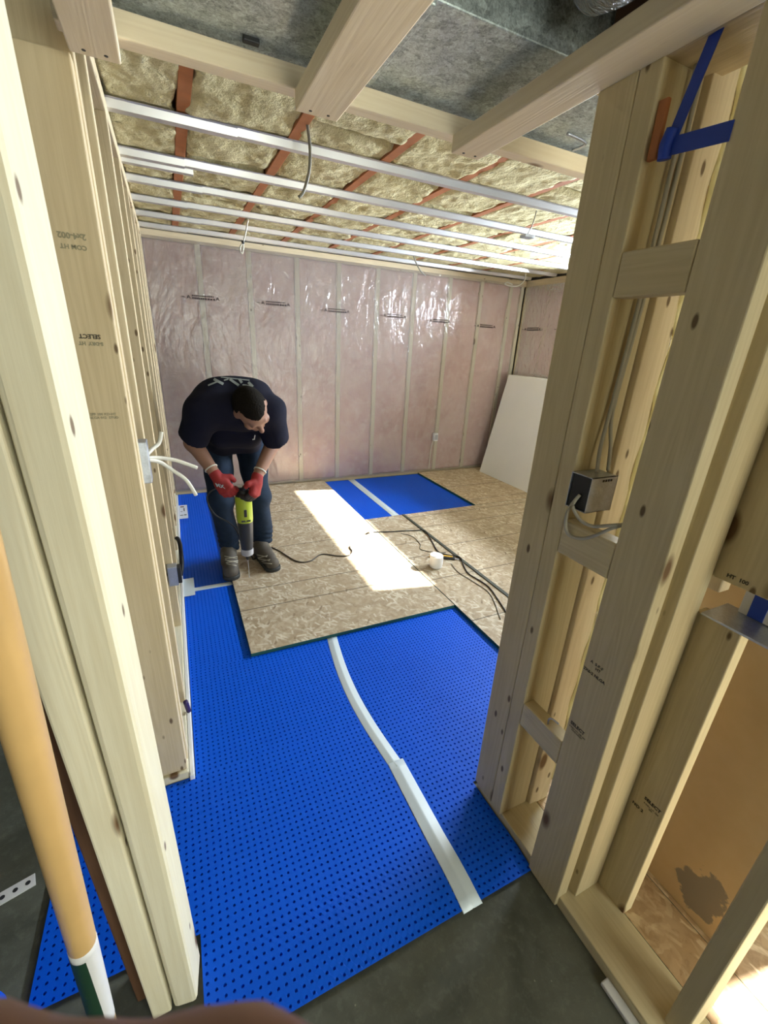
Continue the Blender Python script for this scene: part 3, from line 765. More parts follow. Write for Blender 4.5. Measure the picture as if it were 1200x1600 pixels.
e = empty('electrical_box', (-.09, 2.02, .30), 'lower electrical box with black opening near the foot of the left wall', 'electrical box', 'electrical boxes')
box('box_body', (-.13, 2.02, .30), (-.088, 2.065, .40), M['steel'], e); box('box_opening', (-.088, 2.02, .31), (-.072, 2.06, .395), M['black'], e)
o = tube('hose_coil', [(-.10, 2.62, .03), (-.085, 2.66, .08), (-.082, 2.75, .16), (-.09, 2.83, .18), (-.10, 2.86, .18)], .013, M['black']); tag(o, 'black hose bulging from the left room wall above the blue strip', 'hose')
o = tube('marker_pen', [(-.100, 1.46, .10), (-.094, 1.47, .04)], .009, M['purple']); tag(o, 'small dark violet pen tucked by the foot of the left wall', 'pen')

# ------------------------------------------------------------------ right stud wall
G = 'members of the right stud wall'
board('bottom_plate', (.80, .02, .0), (.935, .785, .038), 'grey', 'brown bottom plate of the right stud wall on the concrete', 'wall plate', G)
_o = box('bottom_plate', (.94, .02, .0), (1.085, .785, .030), osb_mat('strand_plate', [], (.88, .72, .52)), None); tag(_o, 'strand board strip behind the brown bottom plate under the right stud wall', 'wall plate', G)
board('top_plate', (.796, -.3, 1.893), (.93, .80, 1.931), 'pine', 'top plate of the right stud wall with blue straps under it', 'wall plate', G)
board('wall_stud', (.79, .702, .038), (.828, .787, 1.893), 'grey', 'outermost flat stud of the right wall beside the room opening', 'stud', G)
board('wall_stud', (.79, .657, .038), (.90, .7015, 1.893), 'grey', 'edge stud of the right wall, joined to the outermost flat stud', 'stud', G)
board('wall_stud', (.905, .645, .030), (.984, .69, 2.1), 'pine', 'yellowish stud in the second row behind the grey electrical box', 'stud', G)
s2 = board('wall_stud', (.79, .413, .005), (.828, .517, 1.893), 'grey', 'stamped flat stud of the right wall standing over the plate edge', 'stud', G)
board('wall_stud', (.84, .395, .038), (.928, .433, 1.893), 'grey', 'edge stud of the right wall just right of the stamped flat stud', 'stud', G)
s4 = board('wall_stud', (.93, .316, .030), (.968, .403, .945), 'grey', 'short stamped stud of the right wall ending under a metal plate', 'stud', G)
s6 = board('wall_stud', (.93, .30, 1.03), (.968, .403, 1.893), 'grey', 'upper stud of the right wall hanging above the metal plate', 'stud', G)
board('wall_stud', (.84, .105, .038), (.928, .143, 1.893), 'grey', 'nearest dark edge stud of the right wall at the bottom right corner', 'stud', G)
board('blocking', (.79, .5175, 1.534), (.828, .6565, 1.612), 'grey', 'top flat block between studs of the right wall', 'blocking', G)
board('blocking', (.79, .5175, .984), (.828, .6565, 1.068), 'grey', 'middle flat block between studs of the right wall below the electrical box', 'blocking', G)
board('blocking', (.79, .5175, .43), (.828, .6565, .508), 'grey', 'lowest flat block between studs of the right wall with a bent nail', 'blocking', G)
board('blocking', (1.0, .4035, .56), (1.038, .47, .64), 'pine', 'small pale block deep in the right wall between dark gaps, lower one', 'blocking', G)
board('blocking', (1.0, .4035, .97), (1.038, .47, 1.05), 'pine', 'small pale block deep in the right wall between dark gaps, upper one', 'blocking', G)
tag(tube('bent_nail', [(.80, .575, .505), (.80, .575, .525), (.80, .565, .535), (.80, .545, .538)], .0022, M['steel']), 'bent nail standing in the lowest block of the right wall', 'nail')
text('grade_stamp', 'SELECT', .0125, (.7892, .488, .588), (0, -1, 0), (0, 0, 1), M['ink'], s2, bold=.0004)
text('grade_stamp', 'S-DRY HT 088 SPF\nKILN DRIED', .006, (.7892, .486, .573), (0, -1, 0), (0, 0, 1), M['ink'], s2)
text('grade_stamp', '2X6-2 NLGA', .0105, (.7892, .485, .752), (0, -1, 0), (0, 0, 1), M['ink'], s2, bold=.0003)
text('grade_stamp', 'A  S-P-F\n    HT', .010, (.7892, .485, .775), (0, -1, 0), (0, 0, 1), M['ink'], s2, bold=.0003)
text('grade_stamp', 'SELECT', .0125, (.9292, .345, .427), (0, -1, 0), (0, 0, 1), M['ink'], s4, bold=.0004)
text('grade_stamp', 'S-DRY HT 088\nSPF', .006, (.9292, .345, .410), (0, -1, 0), (0, 0, 1), M['ink'], s4)
text('grade_stamp', 'NO 2', .012, (.9292, .372, .385), (0, -1, 0), (0, 0, 1), M['ink'], s4, bold=.0003)
text('grade_stamp', 'HT  100', .011, (.9292, .355, 1.045), (0, -1, 0), (0, 0, 1), M['ink'], s6, bold=.0003)
# foam bead, metal plate, taped white board
v = []
pts = [(.990+.004*math.sin(i*1.7), .642+.006*math.sin(i*2.3), .12+i*.05) for i in range(38)]
o = tube('spray_foam', pts, (.011), M['foam'], radii=[.010+.007*abs(math.sin(i*2.9)) for i in range(38)], seg=8, res=4)
tag(o, 'yellow bead of spray foam down the gap of the right stud wall', 'spray foam')
o = box('nail_plate', (.925, .27, .945), (1.02, .39, .950), M['steel'], None, .001); tag(o, 'thin grey metal plate capping the short stud in the right wall', 'metal plate')
e = empty('white_board', (1.05, .25, .951), 'small white board with blue tape seen above the metal plate', 'board')
box('board_face', (1.0, .12, .951), (1.01, .362, 1.03), M['white'], e); box('tape_band', (.9985, .318, .952), (1.0105, .345, 1.03), M['bluetape'], e, .0003)
# brown panel, side floor
o = box('brown_panel', (1.10, .13, ZO), (1.115, .58, 2.1), M['kraft'], None, .002)
tag(o, 'brown panel with a grey stain behind the right stud wall', 'panel')
o = box('membrane_flap', (.775, -.05, .001), (.799, .25, .014), M['white'], None, .003); tag(o, 'white membrane edge curling out under the right bottom plate', 'membrane')
o = osb(1.0865, -2.2, 3.6, .79, [], 'strand board floor piece lit by sun in the bottom right corner', (1.0, .85, .65))
# blue straps
e = empty('blue_strap', (.80, .60, 1.76), 'blue strap tied round the wires under the right wall top plate', 'strap')
def ribbon(name, a, b, w, wdir, mat, parent, t=.0015):
    a, b, wd = Vector(a), Vector(b), Vector(wdir).normalized()*w/2
    n = (b-a).cross(wd).normalized()*t/2
    return link(name, prism(name, [a-wd-n, a+wd-n, a+wd+n, a-wd+n], [b-wd-n, b+wd-n, b+wd+n, b-wd+n], 0), mat, parent)
ribbon('strap_band', (.802, .585, 1.893), (.80, .618, 1.765), .024, (.15, 1, .1), M['bluetape'], e)
ribbon('strap_band', (.80, .622, 1.762), (.7885, .512, 1.748), .026, (0, 0, 1), M['bluetape'], e)
tube('strap_knot', [(.80, .618, 1.785), (.798, .622, 1.765), (.80, .622, 1.745)], .011, M['bluetape'], e)
o = box('wood_shim', (.797, .638, 1.75), (.806, .655, 1.835), M['orange'], None, .002); tag(o, 'small brown wood shim on the edge stud beside the blue strap', 'shim')
# cables and metal box
for dx, lb in ((0, 'grey cable running down the right wall stud into the metal box, inner one'), (.016, 'grey cable running down the right wall stud into the metal box, outer one')):
    tag(tube('wall_cable', [(.856+dx, .645, 1.892), (.855+dx, .645, 1.70), (.853+dx*.6, .645, 1.50), (.845+dx*.5, .645, 1.32), (.835+dx*2, .64, 1.24), (.832+dx*2.2, .632, 1.187)], .0042, M['beigecable']), lb, 'cable', 'cables of the right stud wall')
e = empty('electrical_box', (.82, .625, 1.10), 'galvanized electrical box with open black front on the right wall stud', 'electrical box', 'electrical boxes')
def openbox(parent, a, b, th=.0015):
    (x0, y0, z0), (x1, y1, z1) = a, b
    bm = bmesh.new()
    for p, q in (((x0, y0, z0), (x1, y0+th, z1)), ((x0, y1-th, z0), (x1, y1, z1)), ((x0, y0, z0), (x1, y1, z0+th)), ((x0, y0, z1-th), (x1, y1, z1)), ((x1-th, y0, z0), (x1, y1, z1))):
        me = boxm('t', p, q, 0); bm.from_mesh(me); bpy.data.meshes.remove(me)
    me = bpy.data.meshes.new('box_body'); bm.to_mesh(me); bm.free(); return link('box_body', me, M['steel'], parent)
openbox(e, (.782, .600, 1.105), (.862, .6555, 1.185))
box('box_liner', (.786, .603, 1.108), (.858, .653, 1.182), M['black'], e, 0)
for k in range(4): box('knockout_slot', (.815+k*.008, .5992, 1.174), (.820+k*.008, .600, 1.179), M['black'], e, 0)
for pts, lb in (([(.785, .628, 1.135), (.775, .638, 1.10), (.78, .640, 1.06), (.785, .625, 1.04), (.79, .585, 1.052), (.793, .53, 1.10), (.83, .50, 1.12)], 'grey cable looping low out of the right metal box'),
                ([(.785, .625, 1.14), (.772, .626, 1.115), (.778, .605, 1.09), (.785, .575, 1.085), (.792, .53, 1.105), (.83, .502, 1.115)], 'grey cable looping tighter out of the right metal box')):
    tag(tube('box_cable', pts, .0038, M['beigecable']), lb, 'cable', 'cables of the right stud wall')

# ------------------------------------------------------------------ near left things
e = empty('tool_handle', (-.25, .55, 0), 'long tan wooden tool handle with white and green sticker at the lower left', 'tool handle')
d0, d1 = Vector((-.2525, .551, .0)), Vector((-.150, .388, 1.35))
def hp(z): return d0+(d1-d0)*(z/1.35)
H0 = [(-.167, .416, 1.101), (-.212, .485, .606)]
def hl(z):
    a, b = Vector(H0[1]), Vector(H0[0]); return b+(a-b)*((1.101-z)/(1.101-.606))
e.location = hl(0.0)
tube('handle_shaft', [hl(z) for z in (.0, .3, .6, .9, 1.2, 1.33)], .0175, M['tan'], e, seg=20)
tube('sticker_white', [hl(z) for z in (.30, .45, .602)], .0180, M['white'], e, seg=20)
def wedge():
    """dark green band on one side of the sticker"""
    v = []; f = []; n = 14
    ax = (hl(.3)-hl(.6)).normalized(); tc_ = CAM-hl(.45); a = (tc_-ax*tc_.dot(ax)).normalized(); b = ax.cross(a)
    if b.x > 0: b = -b
    zs = (.30, .36, .42, .48, .54, .582)
    for j, z in enumerate(zs):
        for k in range(n+1):
            t = .0+.28*(1-j/5)*-1+(k/n)*(1.9)+.1
            v.append(hl(z)+.0184*(math.cos(t)*a+math.sin(t)*b))
    for j in range(len(zs)-1):
        for k in range(n): q = j*(n+1)+k; f.append((q, q+1, q+n+2, q+n+1))
    return pd('sticker_green', v, f)
link('sticker_green', wedge(), M['green'], e, None, True)
e = empty('membrane_roll', (-.56, .60, 0), 'roll of blue membrane on the floor at the bottom left corner', 'roll')
me = tube_mesh('roll_sheet', [(-.565, .35, .10), (-.565, .5, .10), (-.565, .74, .10)], .095, seg=32); link('roll_sheet', me, M['mat'], e)
tube('roll_core', [(-.565, .74, .10), (-.565, .746, .10)], .03, M['black'], e, seg=20)
o = box('perforated_strip', (-.72, 1.0, .0005), (-.50, 1.035, .004), M['white'], None, .0008); o.rotation_euler = (0, 0, math.radians(15)); tag(o, 'white perforated strip lying on the concrete at the far left', 'strip')
for k in range(8): 
    h = lathe('strip_hole', [(.006, 0), (.006, .0004)], M['darkgrey'], o, (0, 0, 0), 10); h.matrix_parent_inverse = Matrix(); h.location = (-.095+.027*k, 0, .0036)

# ------------------------------------------------------------------ small things on the floor
e = empty('white_cup', (1.478, 2.175, ZO), 'white open cup standing on the narrow floor strip', 'cup')
lathe('cup_wall', [(.030, 0), (.042, .004), (.045, .03), (.045, .088), (.043, .09), (.0415, .088), (.041, .02), (.0, .016)], M['white'], e, (1.478, 2.175, ZO))
e = empty('utility_knife', (1.60, 2.262, ZO), 'yellow and black utility knife lying behind the white cup', 'knife')
def xbox(name, c, L, Wd, H, ang, mat, parent, bev=.003):
    me = boxm(name, (-L/2, -Wd/2, 0), (L/2, Wd/2, H), bev); me.transform(Matrix.Translation(c) @ Matrix.Rotation(ang, 4, 'Z')); return link(name, me, mat, parent)
ka = math.atan2(-.09, .136)
xbox('knife_grip', (1.60, 2.262, ZO), .15, .034, .016, ka, M['black'], e); xbox('knife_slide', (1.605, 2.262, ZO+.0155), .11, .016, .006, ka, M['yellow'], e)
xbox('knife_nose', (1.53, 2.308, ZO+.003), .04, .02, .012, ka, M['yellow'], e); xbox('knife_blade', (1.675, 2.212, ZO+.006), .03, .014, .001, ka, M['steel'], e, 0)
def fl(pts, z=ZO+.0045): return [(x, y, z) for x, y in pts]
e = empty('extension_cord', (1.28, 2.83, ZO), 'brown cord snaking over the floor panels from the man to the dark strip', 'cord')
tube('cord_length', fl([(.50, 2.82), (.54, 2.745), (.613, 2.56), (.70, 2.53), (.80, 2.60), (.90, 2.54), (.973, 2.52), (1.02, 2.57), (1.035, 2.65), (1.13, 2.72), (1.27, 2.83)]), .0042, M['cord'], e, seg=8)
tube('cord_length', [(x, y, z) for (x, y), z in zip([(1.29, 2.835), (1.45, 2.79), (1.62, 2.755), (1.70, 2.70), (1.655, 2.52), (1.612, 2.36), (1.65, 2.29), (1.705, 2.22), (1.66, 2.10), (1.632, 2.0), (1.655, 1.84), (1.62, 1.70), (1.57, 1.55)], [ZO+.0045]*3+[ZO+.011]+[ZO+.0045]*3+[ZO+.011]+[ZO+.0045]*5)], .0042, M['black'], e, seg=8)
tube('cord_plug', fl([(1.255, 2.815), (1.30, 2.845)], ZO+.012), .012, M['white'], e)
o = tube('loose_wire', fl([(1.50, 2.74), (1.56, 2.66), (1.55, 2.52), (1.51, 2.44), (1.58, 2.36), (1.66, 2.33)], ZO+.003), .0026, M['greycable'], seg=8); tag(o, 'thin grey wire curling on the floor strip behind the white cup', 'wire')
o = tube('loose_wire', fl([(1.60, 2.17), (1.58, 2.05), (1.60, 1.92), (1.61, 1.75), (1.50, 1.52)], ZO+.003), .0028, M['greycable'], seg=8); tag(o, 'thin grey wire trailing toward the stud wall in front of the cup', 'wire')

# ------------------------------------------------------------------ implicit-surface figure
def surface(name, fn, lo, hi, h):
    lo = np.array(lo, float); hi = np.array(hi, float)
    n = np.ceil((hi-lo)/h).astype(int)+1
    ax = [lo[i]+h*np.arange(n[i]) for i in range(3)]
    P = np.stack(np.meshgrid(*ax, indexing='ij'), -1)
    Vv = fn(P.reshape(-1, 3)).reshape(n)
    ins = Vv < 0
    c = np.zeros(n-1, int); acc = np.zeros((*(n-1), 3)); cnt = np.zeros(n-1)
    corners = [(i, j, k) for i in (0, 1) for j in (0, 1) for k in (0, 1)]
    sl = lambda o: tuple(slice(o[a], n[a]-1+o[a]) for a in range(3))
    for a in corners:
        for b in corners:
            if a < b and sum(abs(a[i]-b[i]) for i in range(3)) == 1:
                va, vb = Vv[sl(a)], Vv[sl(b)]; m = (va < 0) != (vb < 0)
                t = np.where(m, va/np.where(m, va-vb, 1), 0)
                p = np.array(a)+t[..., None]*(np.array(b)-np.array(a))
                acc += np.where(m[..., None], p, 0); cnt += m
    act = cnt > 0
    idx = -np.ones(n-1, int); idx[act] = np.arange(act.sum())
    cell = np.argwhere(act)
    verts = lo+h*(cell+acc[act]/cnt[act][:, None])
    faces = []
    for d in range(3):
        e1, e2 = [(1, 2), (2, 0), (0, 1)][d]
        A = [slice(1, n[i]-1) for i in range(3)]; B = list(A)
        A[d] = slice(0, n[d]-1); B[d] = slice(1, n[d])
        ia, ib = ins[tuple(A)], ins[tuple(B)]
        pos = np.argwhere(ia != ib); sgn = ia[ia != ib]
        base = pos.copy()
        for i in range(3):
            if i != d: base[:, i] += 1
        def cid(o1, o2):
            q = base.copy(); q[:, e1] -= o1; q[:, e2] -= o2; return idx[q[:, 0], q[:, 1], q[:, 2]]
        q = np.stack([cid(1, 1), cid(0, 1), cid(0, 0), cid(1, 0)], 1)
        q[~sgn] = q[~sgn][:, ::-1]
        faces.append(q)
    F = np.concatenate(faces)
    me = bpy.data.meshes.new(name); me.from_pydata(verts.tolist(), [], F.tolist()); me.update()
    for p in me.polygons: p.use_smooth = True
    return me
def cone(p, a, b, ra, rb):
    a = np.array(a, float); b = np.array(b, float); d = b-a
    t = np.clip(((p-a)@d)/(d@d), 0, 1); return np.linalg.norm(p-a-t[:, None]*d, axis=1)-(ra+(rb-ra)*t)
def ell(p, c, r, R=None):
    q = p-np.array(c, float)
    if R is not None: q = q@np.array(R, float).T
    r = np.array(r, float); k = np.linalg.norm(q/r, axis=1); k2 = np.linalg.norm(q/(r*r), axis=1)+1e-9
    return k*(k-1)/k2
def smin(a, b, k):
    h = np.clip(.5+.5*(b-a)/k, 0, 1); return b+(a-b)*h-k*h*(1-h)
def su(k, *ds):
    r = ds[0]
    for d in ds[1:]: r = smin(r, d, k)
    return r
def plane(p, c, n):
    n = np.array(n, float); n /= np.linalg.norm(n); return (p-np.array(c, float))@n
def folds(p, a, f=38, s=0):
    return a*(np.sin(p[:, 0]*f+3*np.sin(p[:, 2]*f*.35+s))*np.sin(p[:, 2]*f*.7+2*np.sin(p[:, 1]*f*.3)+s)+.5*np.sin((p[:, 1]+p[:, 2])*f*1.1+s))

# joints
N_ = (.335, 2.50, 1.105); C_ = (.295, 2.55, 1.055); Mi = (.295, 2.73, 1.0); Pv = (.30, 2.89, .865)
RS, RE, RW = (.125, 2.47, 1.045), (.058, 2.555, .87), (.148, 2.445, .715)
LS, LE, LW = (.455, 2.47, 1.045), (.498, 2.555, .86), (.372, 2.44, .685)
RH, RK, RA = (.200, 2.88, .83), (.182, 2.67, .47), (.212, 2.735, .13)
LH, LK, LA = (.400, 2.88, .83), (.412, 2.68, .47), (.430, 2.755, .13)
HC = np.array((.352, 2.375, 1.072))
f_ = np.array((.36, -.42, -.83)); f_ /= np.linalg.norm(f_)
u_ = np.array((-.12, -.90, .41)); u_ -= f_*(u_@f_); u_ /= np.linalg.norm(u_)
r_ = np.cross(u_, f_)          # towards the person's left
HR = np.stack([r_, u_, f_])
def loc_head(p): return (p-HC)@HR.T/1.10
def head(q):
    d = su(.03, ell(q, (0, .022, -.012), (.073, .092, .092)), ell(q, (0, -.055, .022), (.056, .068, .066)))
    d = su(.012, d, cone(q, (0, .012, .082), (0, -.032, .104), .009, .014), cone(q, (-.03, .024, .076), (.03, .024, .076), .012, .012))
    d = su(.010, d, cone(q, (-.02, -.066, .080), (.02, -.066, .080), .008, .008), ell(q, (0, -.102, .066), (.022, .018, .018)), cone(q, (-.045, -.02, .055), (-.04, -.03, .06), .02, .02), cone(q, (.045, -.02, .055), (.04, -.03, .06), .02, .02))
    for s in (-1, 1):
        d = np.maximum(d, -ell(q, (s*.031, .004, .090), (.015, .010, .012)))
        d = smin(d, ell(q, (s*.031, .003, .074), (.012, .011, .012)), .004)
        d = smin(d, ell(q, (s*.074, -.006, -.008), (.011, .032, .020)), .008)
    return d
def torso(p, g=0):
    d = su(.08, cone(p, (.215, 2.56, 1.085), (.375, 2.56, 1.085), .128, .128), cone(p, (.235, 2.72, 1.02), (.36, 2.72, 1.02), .130, .130), cone(p, (.245, 2.88, .87), (.355, 2.88, .87), .125, .125), cone(p, RS, LS, .085, .085))
    return d-g
def neck(p): return cone(p, (.325, 2.54, 1.09), tuple(HC-.06*u_-.03*f_), .072, .058)
def arm(p, s, e, w, g=0): return su(.02, cone(p, s, e, .066, .048), cone(p, e, w, .046, .030))-g
def legs(p, g=0):
    return su(.03, cone(p, RH, RK, .085, .058), cone(p, RK, RA, .056, .044), cone(p, LH, LK, .085, .058), cone(p, LK, LA, .060, .044), cone(p, (.25, 2.89, .86), (.35, 2.89, .86), .115, .115))-g
def hand(p, w, tip, n, side, curl=.5):
    """palm, four fingers and a thumb: w wrist, tip palm end, n back-of-hand normal, side thumb direction"""
    w, tip, n, side = (np.array(x, float) for x in (w, tip, n, side))
    ax = (tip-w); L = np.linalg.norm(ax); ax /= L; n -= ax*(n@ax); n /= np.linalg.norm(n); side = np.cross(ax, n)*np.sign(np.dot(np.cross(ax, n), side))
    d = su(.015, cone(p, w, w+ax*L*.35, .029, .031), cone(p, w+ax*L*.55+side*.022, w+ax*L*.95+side*.026, .019, .016), cone(p, w+ax*L*.55-side*.02, w+ax*L*.92-side*.026, .019, .015), cone(p, w+ax*L*.5, w+ax*L, .021, .017))
    for k, (o, ln) in enumerate(((.030, .9), (.010, 1.0), (-.010, .95), (-.029, .78))):
        a = w+ax*L*(1.0 if k in (1, 2) else .94)+side*o
        b = a+(ax*.72-n*.70*curl*1.3)*.042*ln; c = b+(ax*.15-n*1.0)*.030*ln; e2 = c+(-ax*.55-n*.65)*.024*ln
        d = su(.006, d, cone(p, a, b, .0115, .0105), cone(p, b, c, .0105, .0095), cone(p, c, e2, .0095, .0085))
    a = w+ax*L*.35+side*.028; b = a+(ax*.45+side*.7-n*.4)*.040; c = b+(ax*.75-n*.55)*.034
    return su(.007, d, cone(p, a, b, .015, .0125), cone(p, b, c, .0125, .010))
RHAND = (RW, (.197, 2.408, .628), (-.35, -.9, .15), (.9, 0, -.3))
LHAND = (LW, (.345, 2.405, .590), (.75, -.62, .1), (-.7, 0, -.6))
def rhand(p): return hand(p, *RHAND, curl=.7)
def lhand(p): return hand(p, *LHAND, curl=.8)
def body(p):
    d = su(.03, torso(p, -.012), neck(p))
    d = su(.02, d, head(loc_head(p)))
    d = su(.02, d, arm(p, RS, RE, RW), arm(p, LS, LE, LW))
    d = np.minimum(d, legs(p, -.012))
    d = smin(d, rhand(p)+.004, .01); d = smin(d, lhand(p)+.004, .01)
    return d
man = empty('person', (.30, 2.72, ZO), 'man in navy shirt, jeans and red gloves bending over a cutting tool', 'person')
link('body', surface('body', body, (-.08, 2.2, .08), (.64, 3.1, 1.3), .0085), M['skin'], man)
def hairf(p):
    q = loc_head(p)
    d = ell(q, (0, .022, -.012), (.0775, .0965, .0965))
    cut = np.maximum(-(q[:, 1]*1.0-q[:, 2]*.30-.012-.03*np.exp(-(q[:, 0]/.03)**2)*0), -1)
    side = -(q[:, 1]+.45*(.0-q[:, 2])-.002)
    return np.maximum(d, np.where(q[:, 2] > .0, .060-(q[:, 1]-.25*np.abs(q[:, 0])), np.maximum(-.030-q[:, 1], .012+.5*np.maximum(0, q[:, 2]+.06)-q[:, 1]-.0)))+.0012*np.sin(q[:, 0]*700)*np.sin(q[:, 1]*650)
link('hair', surface('hair', hairf, (.2, 2.2, .9), (.5, 2.55, 1.25), .005), M['hair'], man)
def sleeve(p, s, e, r0, r1, ext):
    s, e = np.array(s), np.array(e); d = e-s
    q = cone(p, s, s+d*1.1, r0, r1); return np.maximum(q, plane(p, s+d*ext, d))
def shirtf(p):
    d = torso(p, .008)
    hem = plane(p, (.30, 2.87, .80), (0, .35, -.94))
    belly = su(.05, cone(p, (.235, 2.66, .90), (.365, 2.66, .90), .095, .095), cone(p, (.24, 2.78, .83), (.36, 2.78, .83), .10, .10))
    d = smin(d, belly, .06)
    d = np.maximum(d, hem)
    d = smin(d, sleeve(p, RS, (RE[0]-.012, RE[1]-.02, RE[2]), .088, .078, .86), .035); d = smin(d, sleeve(p, LS, (LE[0]+.01, LE[1]-.02, LE[2]-.01), .088, .076, .92), .035)
    col = np.linalg.norm(p-np.array((.34, 2.475, 1.08)), axis=1)-.072
    d = np.maximum(d, -np.maximum(col, plane(p, (.335, 2.50, 1.09), (0, 1, -.2))))
    return d+folds(p, .0055, 24)
sh = link('shirt', surface('shirt', shirtf, (-.1, 2.25, .66), (.68, 3.12, 1.32), .0085), M['navy'], man)
def jeansf(p):
    d = su(.03, cone(p, RH, RK, .098, .072), cone(p, RK, RA, .070, .062), cone(p, LH, LK, .098, .072), cone(p, LK, LA, .070, .064), cone(p, (.24, 2.90, .87), (.36, 2.90, .87), .118, .118))
    d = np.maximum(d, plane(p, (.3, 2.7, .115), (0, 0, -1)))
    d = np.maximum(d, plane(p, (.3, 2.87, .93), (0, -.35, .94)))
    low = np.exp(-((p[:, 2]-.17)/.07)**2)
    return d+folds(p, .005, 26, 2)+low*.004*np.sin(p[:, 2]*170+2*np.sin(p[:, 0]*40))
link('jeans', surface('jeans', jeansf, (.02, 2.52, .09), (.60, 3.08, 1.0), .008), M['denim'], man)
def glove_pair(fn, lo, hi, name, split=None):
    return link(name, surface(name, fn, lo, hi, .0042), M['glove'], man)
gl = link('glove', surface('glove', lambda p: np.maximum(rhand(p)-.0035, plane(p, np.array(RW)+.17*(np.array(RE)-np.array(RW)), np.array(RE)-np.array(RW))), (.06, 2.28, .48), (.32, 2.52, .78), .0042), M['glove'], man)
text('glove_print', 'MX', .030, (.163, 2.383, .664), (.92, -.1, -.3), (-.3, .25, .9), M['greylogo'], gl, bold=.001)
gl2 = link('glove', surface('glove', lambda p: np.maximum(lhand(p)-.0035, plane(p, np.array(LW)+.17*(np.array(LE)-np.array(LW)), np.array(LE)-np.array(LW))), (.22, 2.28, .44), (.45, 2.54, .76), .0042), M['glove'], man)
lw, lt = np.array(LW), np.array(LHAND[1])
def lpalm(p):
    return np.maximum(lhand(p)-.0048, plane(p, (.333, 2.42, .595), (.80, -.25, .55)))
link('glove_palm', surface('glove_palm', lpalm, (.22, 2.28, .44), (.45, 2.54, .76), .0042), M['palm'], gl2)
for q, w, e in (('R', RW, RE), ('L', LW, LE)):
    w = np.array(w); e = np.array(e); d = (e-w)/np.linalg.norm(e-w)
    me = tube_mesh('glove_cuff', [tuple(w+d*.036), tuple(w+d*.042)], .0375, seg=20); link('glove_cuff', me, M['cable'], gl if q == 'R' else gl2)
def boot(p, heel, toe, ank):
    heel = np.array(heel); toe = np.array(toe); ank = np.array(ank); d = toe-heel; z = np.array((0, 0, 1.))
    up = su(.03, cone(p, heel+z*.045, heel+z*.05+d*.45, .040, .043), cone(p, heel+z*.042+d*.5, toe+z*.040-d*.13, .042, .044), cone(p, heel+z*.06+d*.12, ank+z*.02, .046, .050), cone(p, heel+z*.08+d*.25, heel+z*.055+d*.6, .045, .042))
    up = np.maximum(up, plane(p, heel+z*.018, (0, 0, -1))); return np.maximum(up, plane(p, ank+z*.035, (0, 0, 1)))+folds(p, .0014, 70)
def sole(p, heel, toe):
    heel = np.array(heel); toe = np.array(toe); d = toe-heel
    q = p.copy(); q[:, 2] = 0; a = heel*1; a[2] = 0; b = toe*1; b[2] = 0; dd = b-a
    r = np.minimum(cone(q, a, a+dd*.3, .040, .040), cone(q, a+dd*.3, b-dd*.14, .042, .048)); r = smin(r, cone(q, a, b-dd*.14, .037, .045), .02)
    return np.maximum(np.maximum(r, p[:, 2]-(heel[2]+.026)), heel[2]-p[:, 2])
for hl_, tl_, an, side in (((.200, 2.765, ZO), (.186, 2.455, ZO), RA, 'right'), ((.398, 2.775, ZO), (.452, 2.475, ZO), LA, 'left')):
    b = link('boot', surface('boot', lambda p: boot(p, hl_, tl_, (an[0], an[1], .15)), (min(hl_[0], tl_[0])-.09, 2.38, .02), (max(hl_[0], tl_[0])+.09, 2.86, .21), .005), M['boot'], man)
    link('boot_sole', surface('boot_sole', lambda p: sole(p, hl_, tl_), (min(hl_[0], tl_[0])-.09, 2.38, .01), (max(hl_[0], tl_[0])+.09, 2.86, .08), .005), M['sole'], b)
    sb = 0 if side == 'right' else 1
    for p0, p1 in ([((351, 869), (370, 873)), ((352, 875), (372, 879)), ((354, 881), (373, 885)), ((352, 873), (371, 870)), ((353, 879), (372, 876))], [((402, 867), (417, 870)), ((404, 873), (421, 876)), ((407, 879), (425, 881)), ((403, 872), (418, 868)), ((406, 878), (422, 874))])[sb]:
        pts = []
        for i in range(6):
            d = CM.to_3x3() @ Vector((p0[0]+(p1[0]-p0[0])*i/5-600, 800-(p0[1]+(p1[1]-p0[1])*i/5), -670.54)); d.normalize(); d = np.array(d); q = np.array(CAM)[None]+d*2.2
            for _ in range(60):
                v_ = boot(q, hl_, tl_, (an[0], an[1], .15))[0]
                if v_ < .001: break
                q = q+d*v_*.7
            if np.linalg.norm(q[0]-np.array((an[0], an[1], .12))) < .3: pts.append(tuple(q[0]))
        if len(pts) > 3: tube('boot_lace', pts, .0028, M['beigecable'], b, seg=6, res=3)
# marks on the shirt, laid on the cloth
def on_cloth(px, py):
    d = CM.to_3x3() @ Vector((px-600, 800-py, -670.54)); d.normalize(); d = np.array(d)
    p = np.array(CAM)[None]+d*1.9
    for _ in range(90):
        v = shirtf(p)[0]
        if v < .0015: break
        p = p+d*v*.6
    return p[0]-d*.002
def cloth_marks(name, quads, mat):
    V = []; F = []
    for a, b, wd in quads:
        a, b = np.array(a, float), np.array(b, float); t = (b-a)/np.linalg.norm(b-a); n = np.array((-t[1], t[0]))*wd/2
        L = max(3, int(np.linalg.norm(b-a)/2)); s0 = len(V)
        for i in range(L+1):
            c = a+(b-a)*i/L
            for sg in (-1, 1): V.append(on_cloth(*(c+sg*n)))
        for i in range(L): q = s0+2*i; F.append((q, q+1, q+3, q+2))
    o = link(name, pd(name, V, F), mat, sh); o.modifiers.new('thick', 'SOLIDIFY').thickness = .001; return o
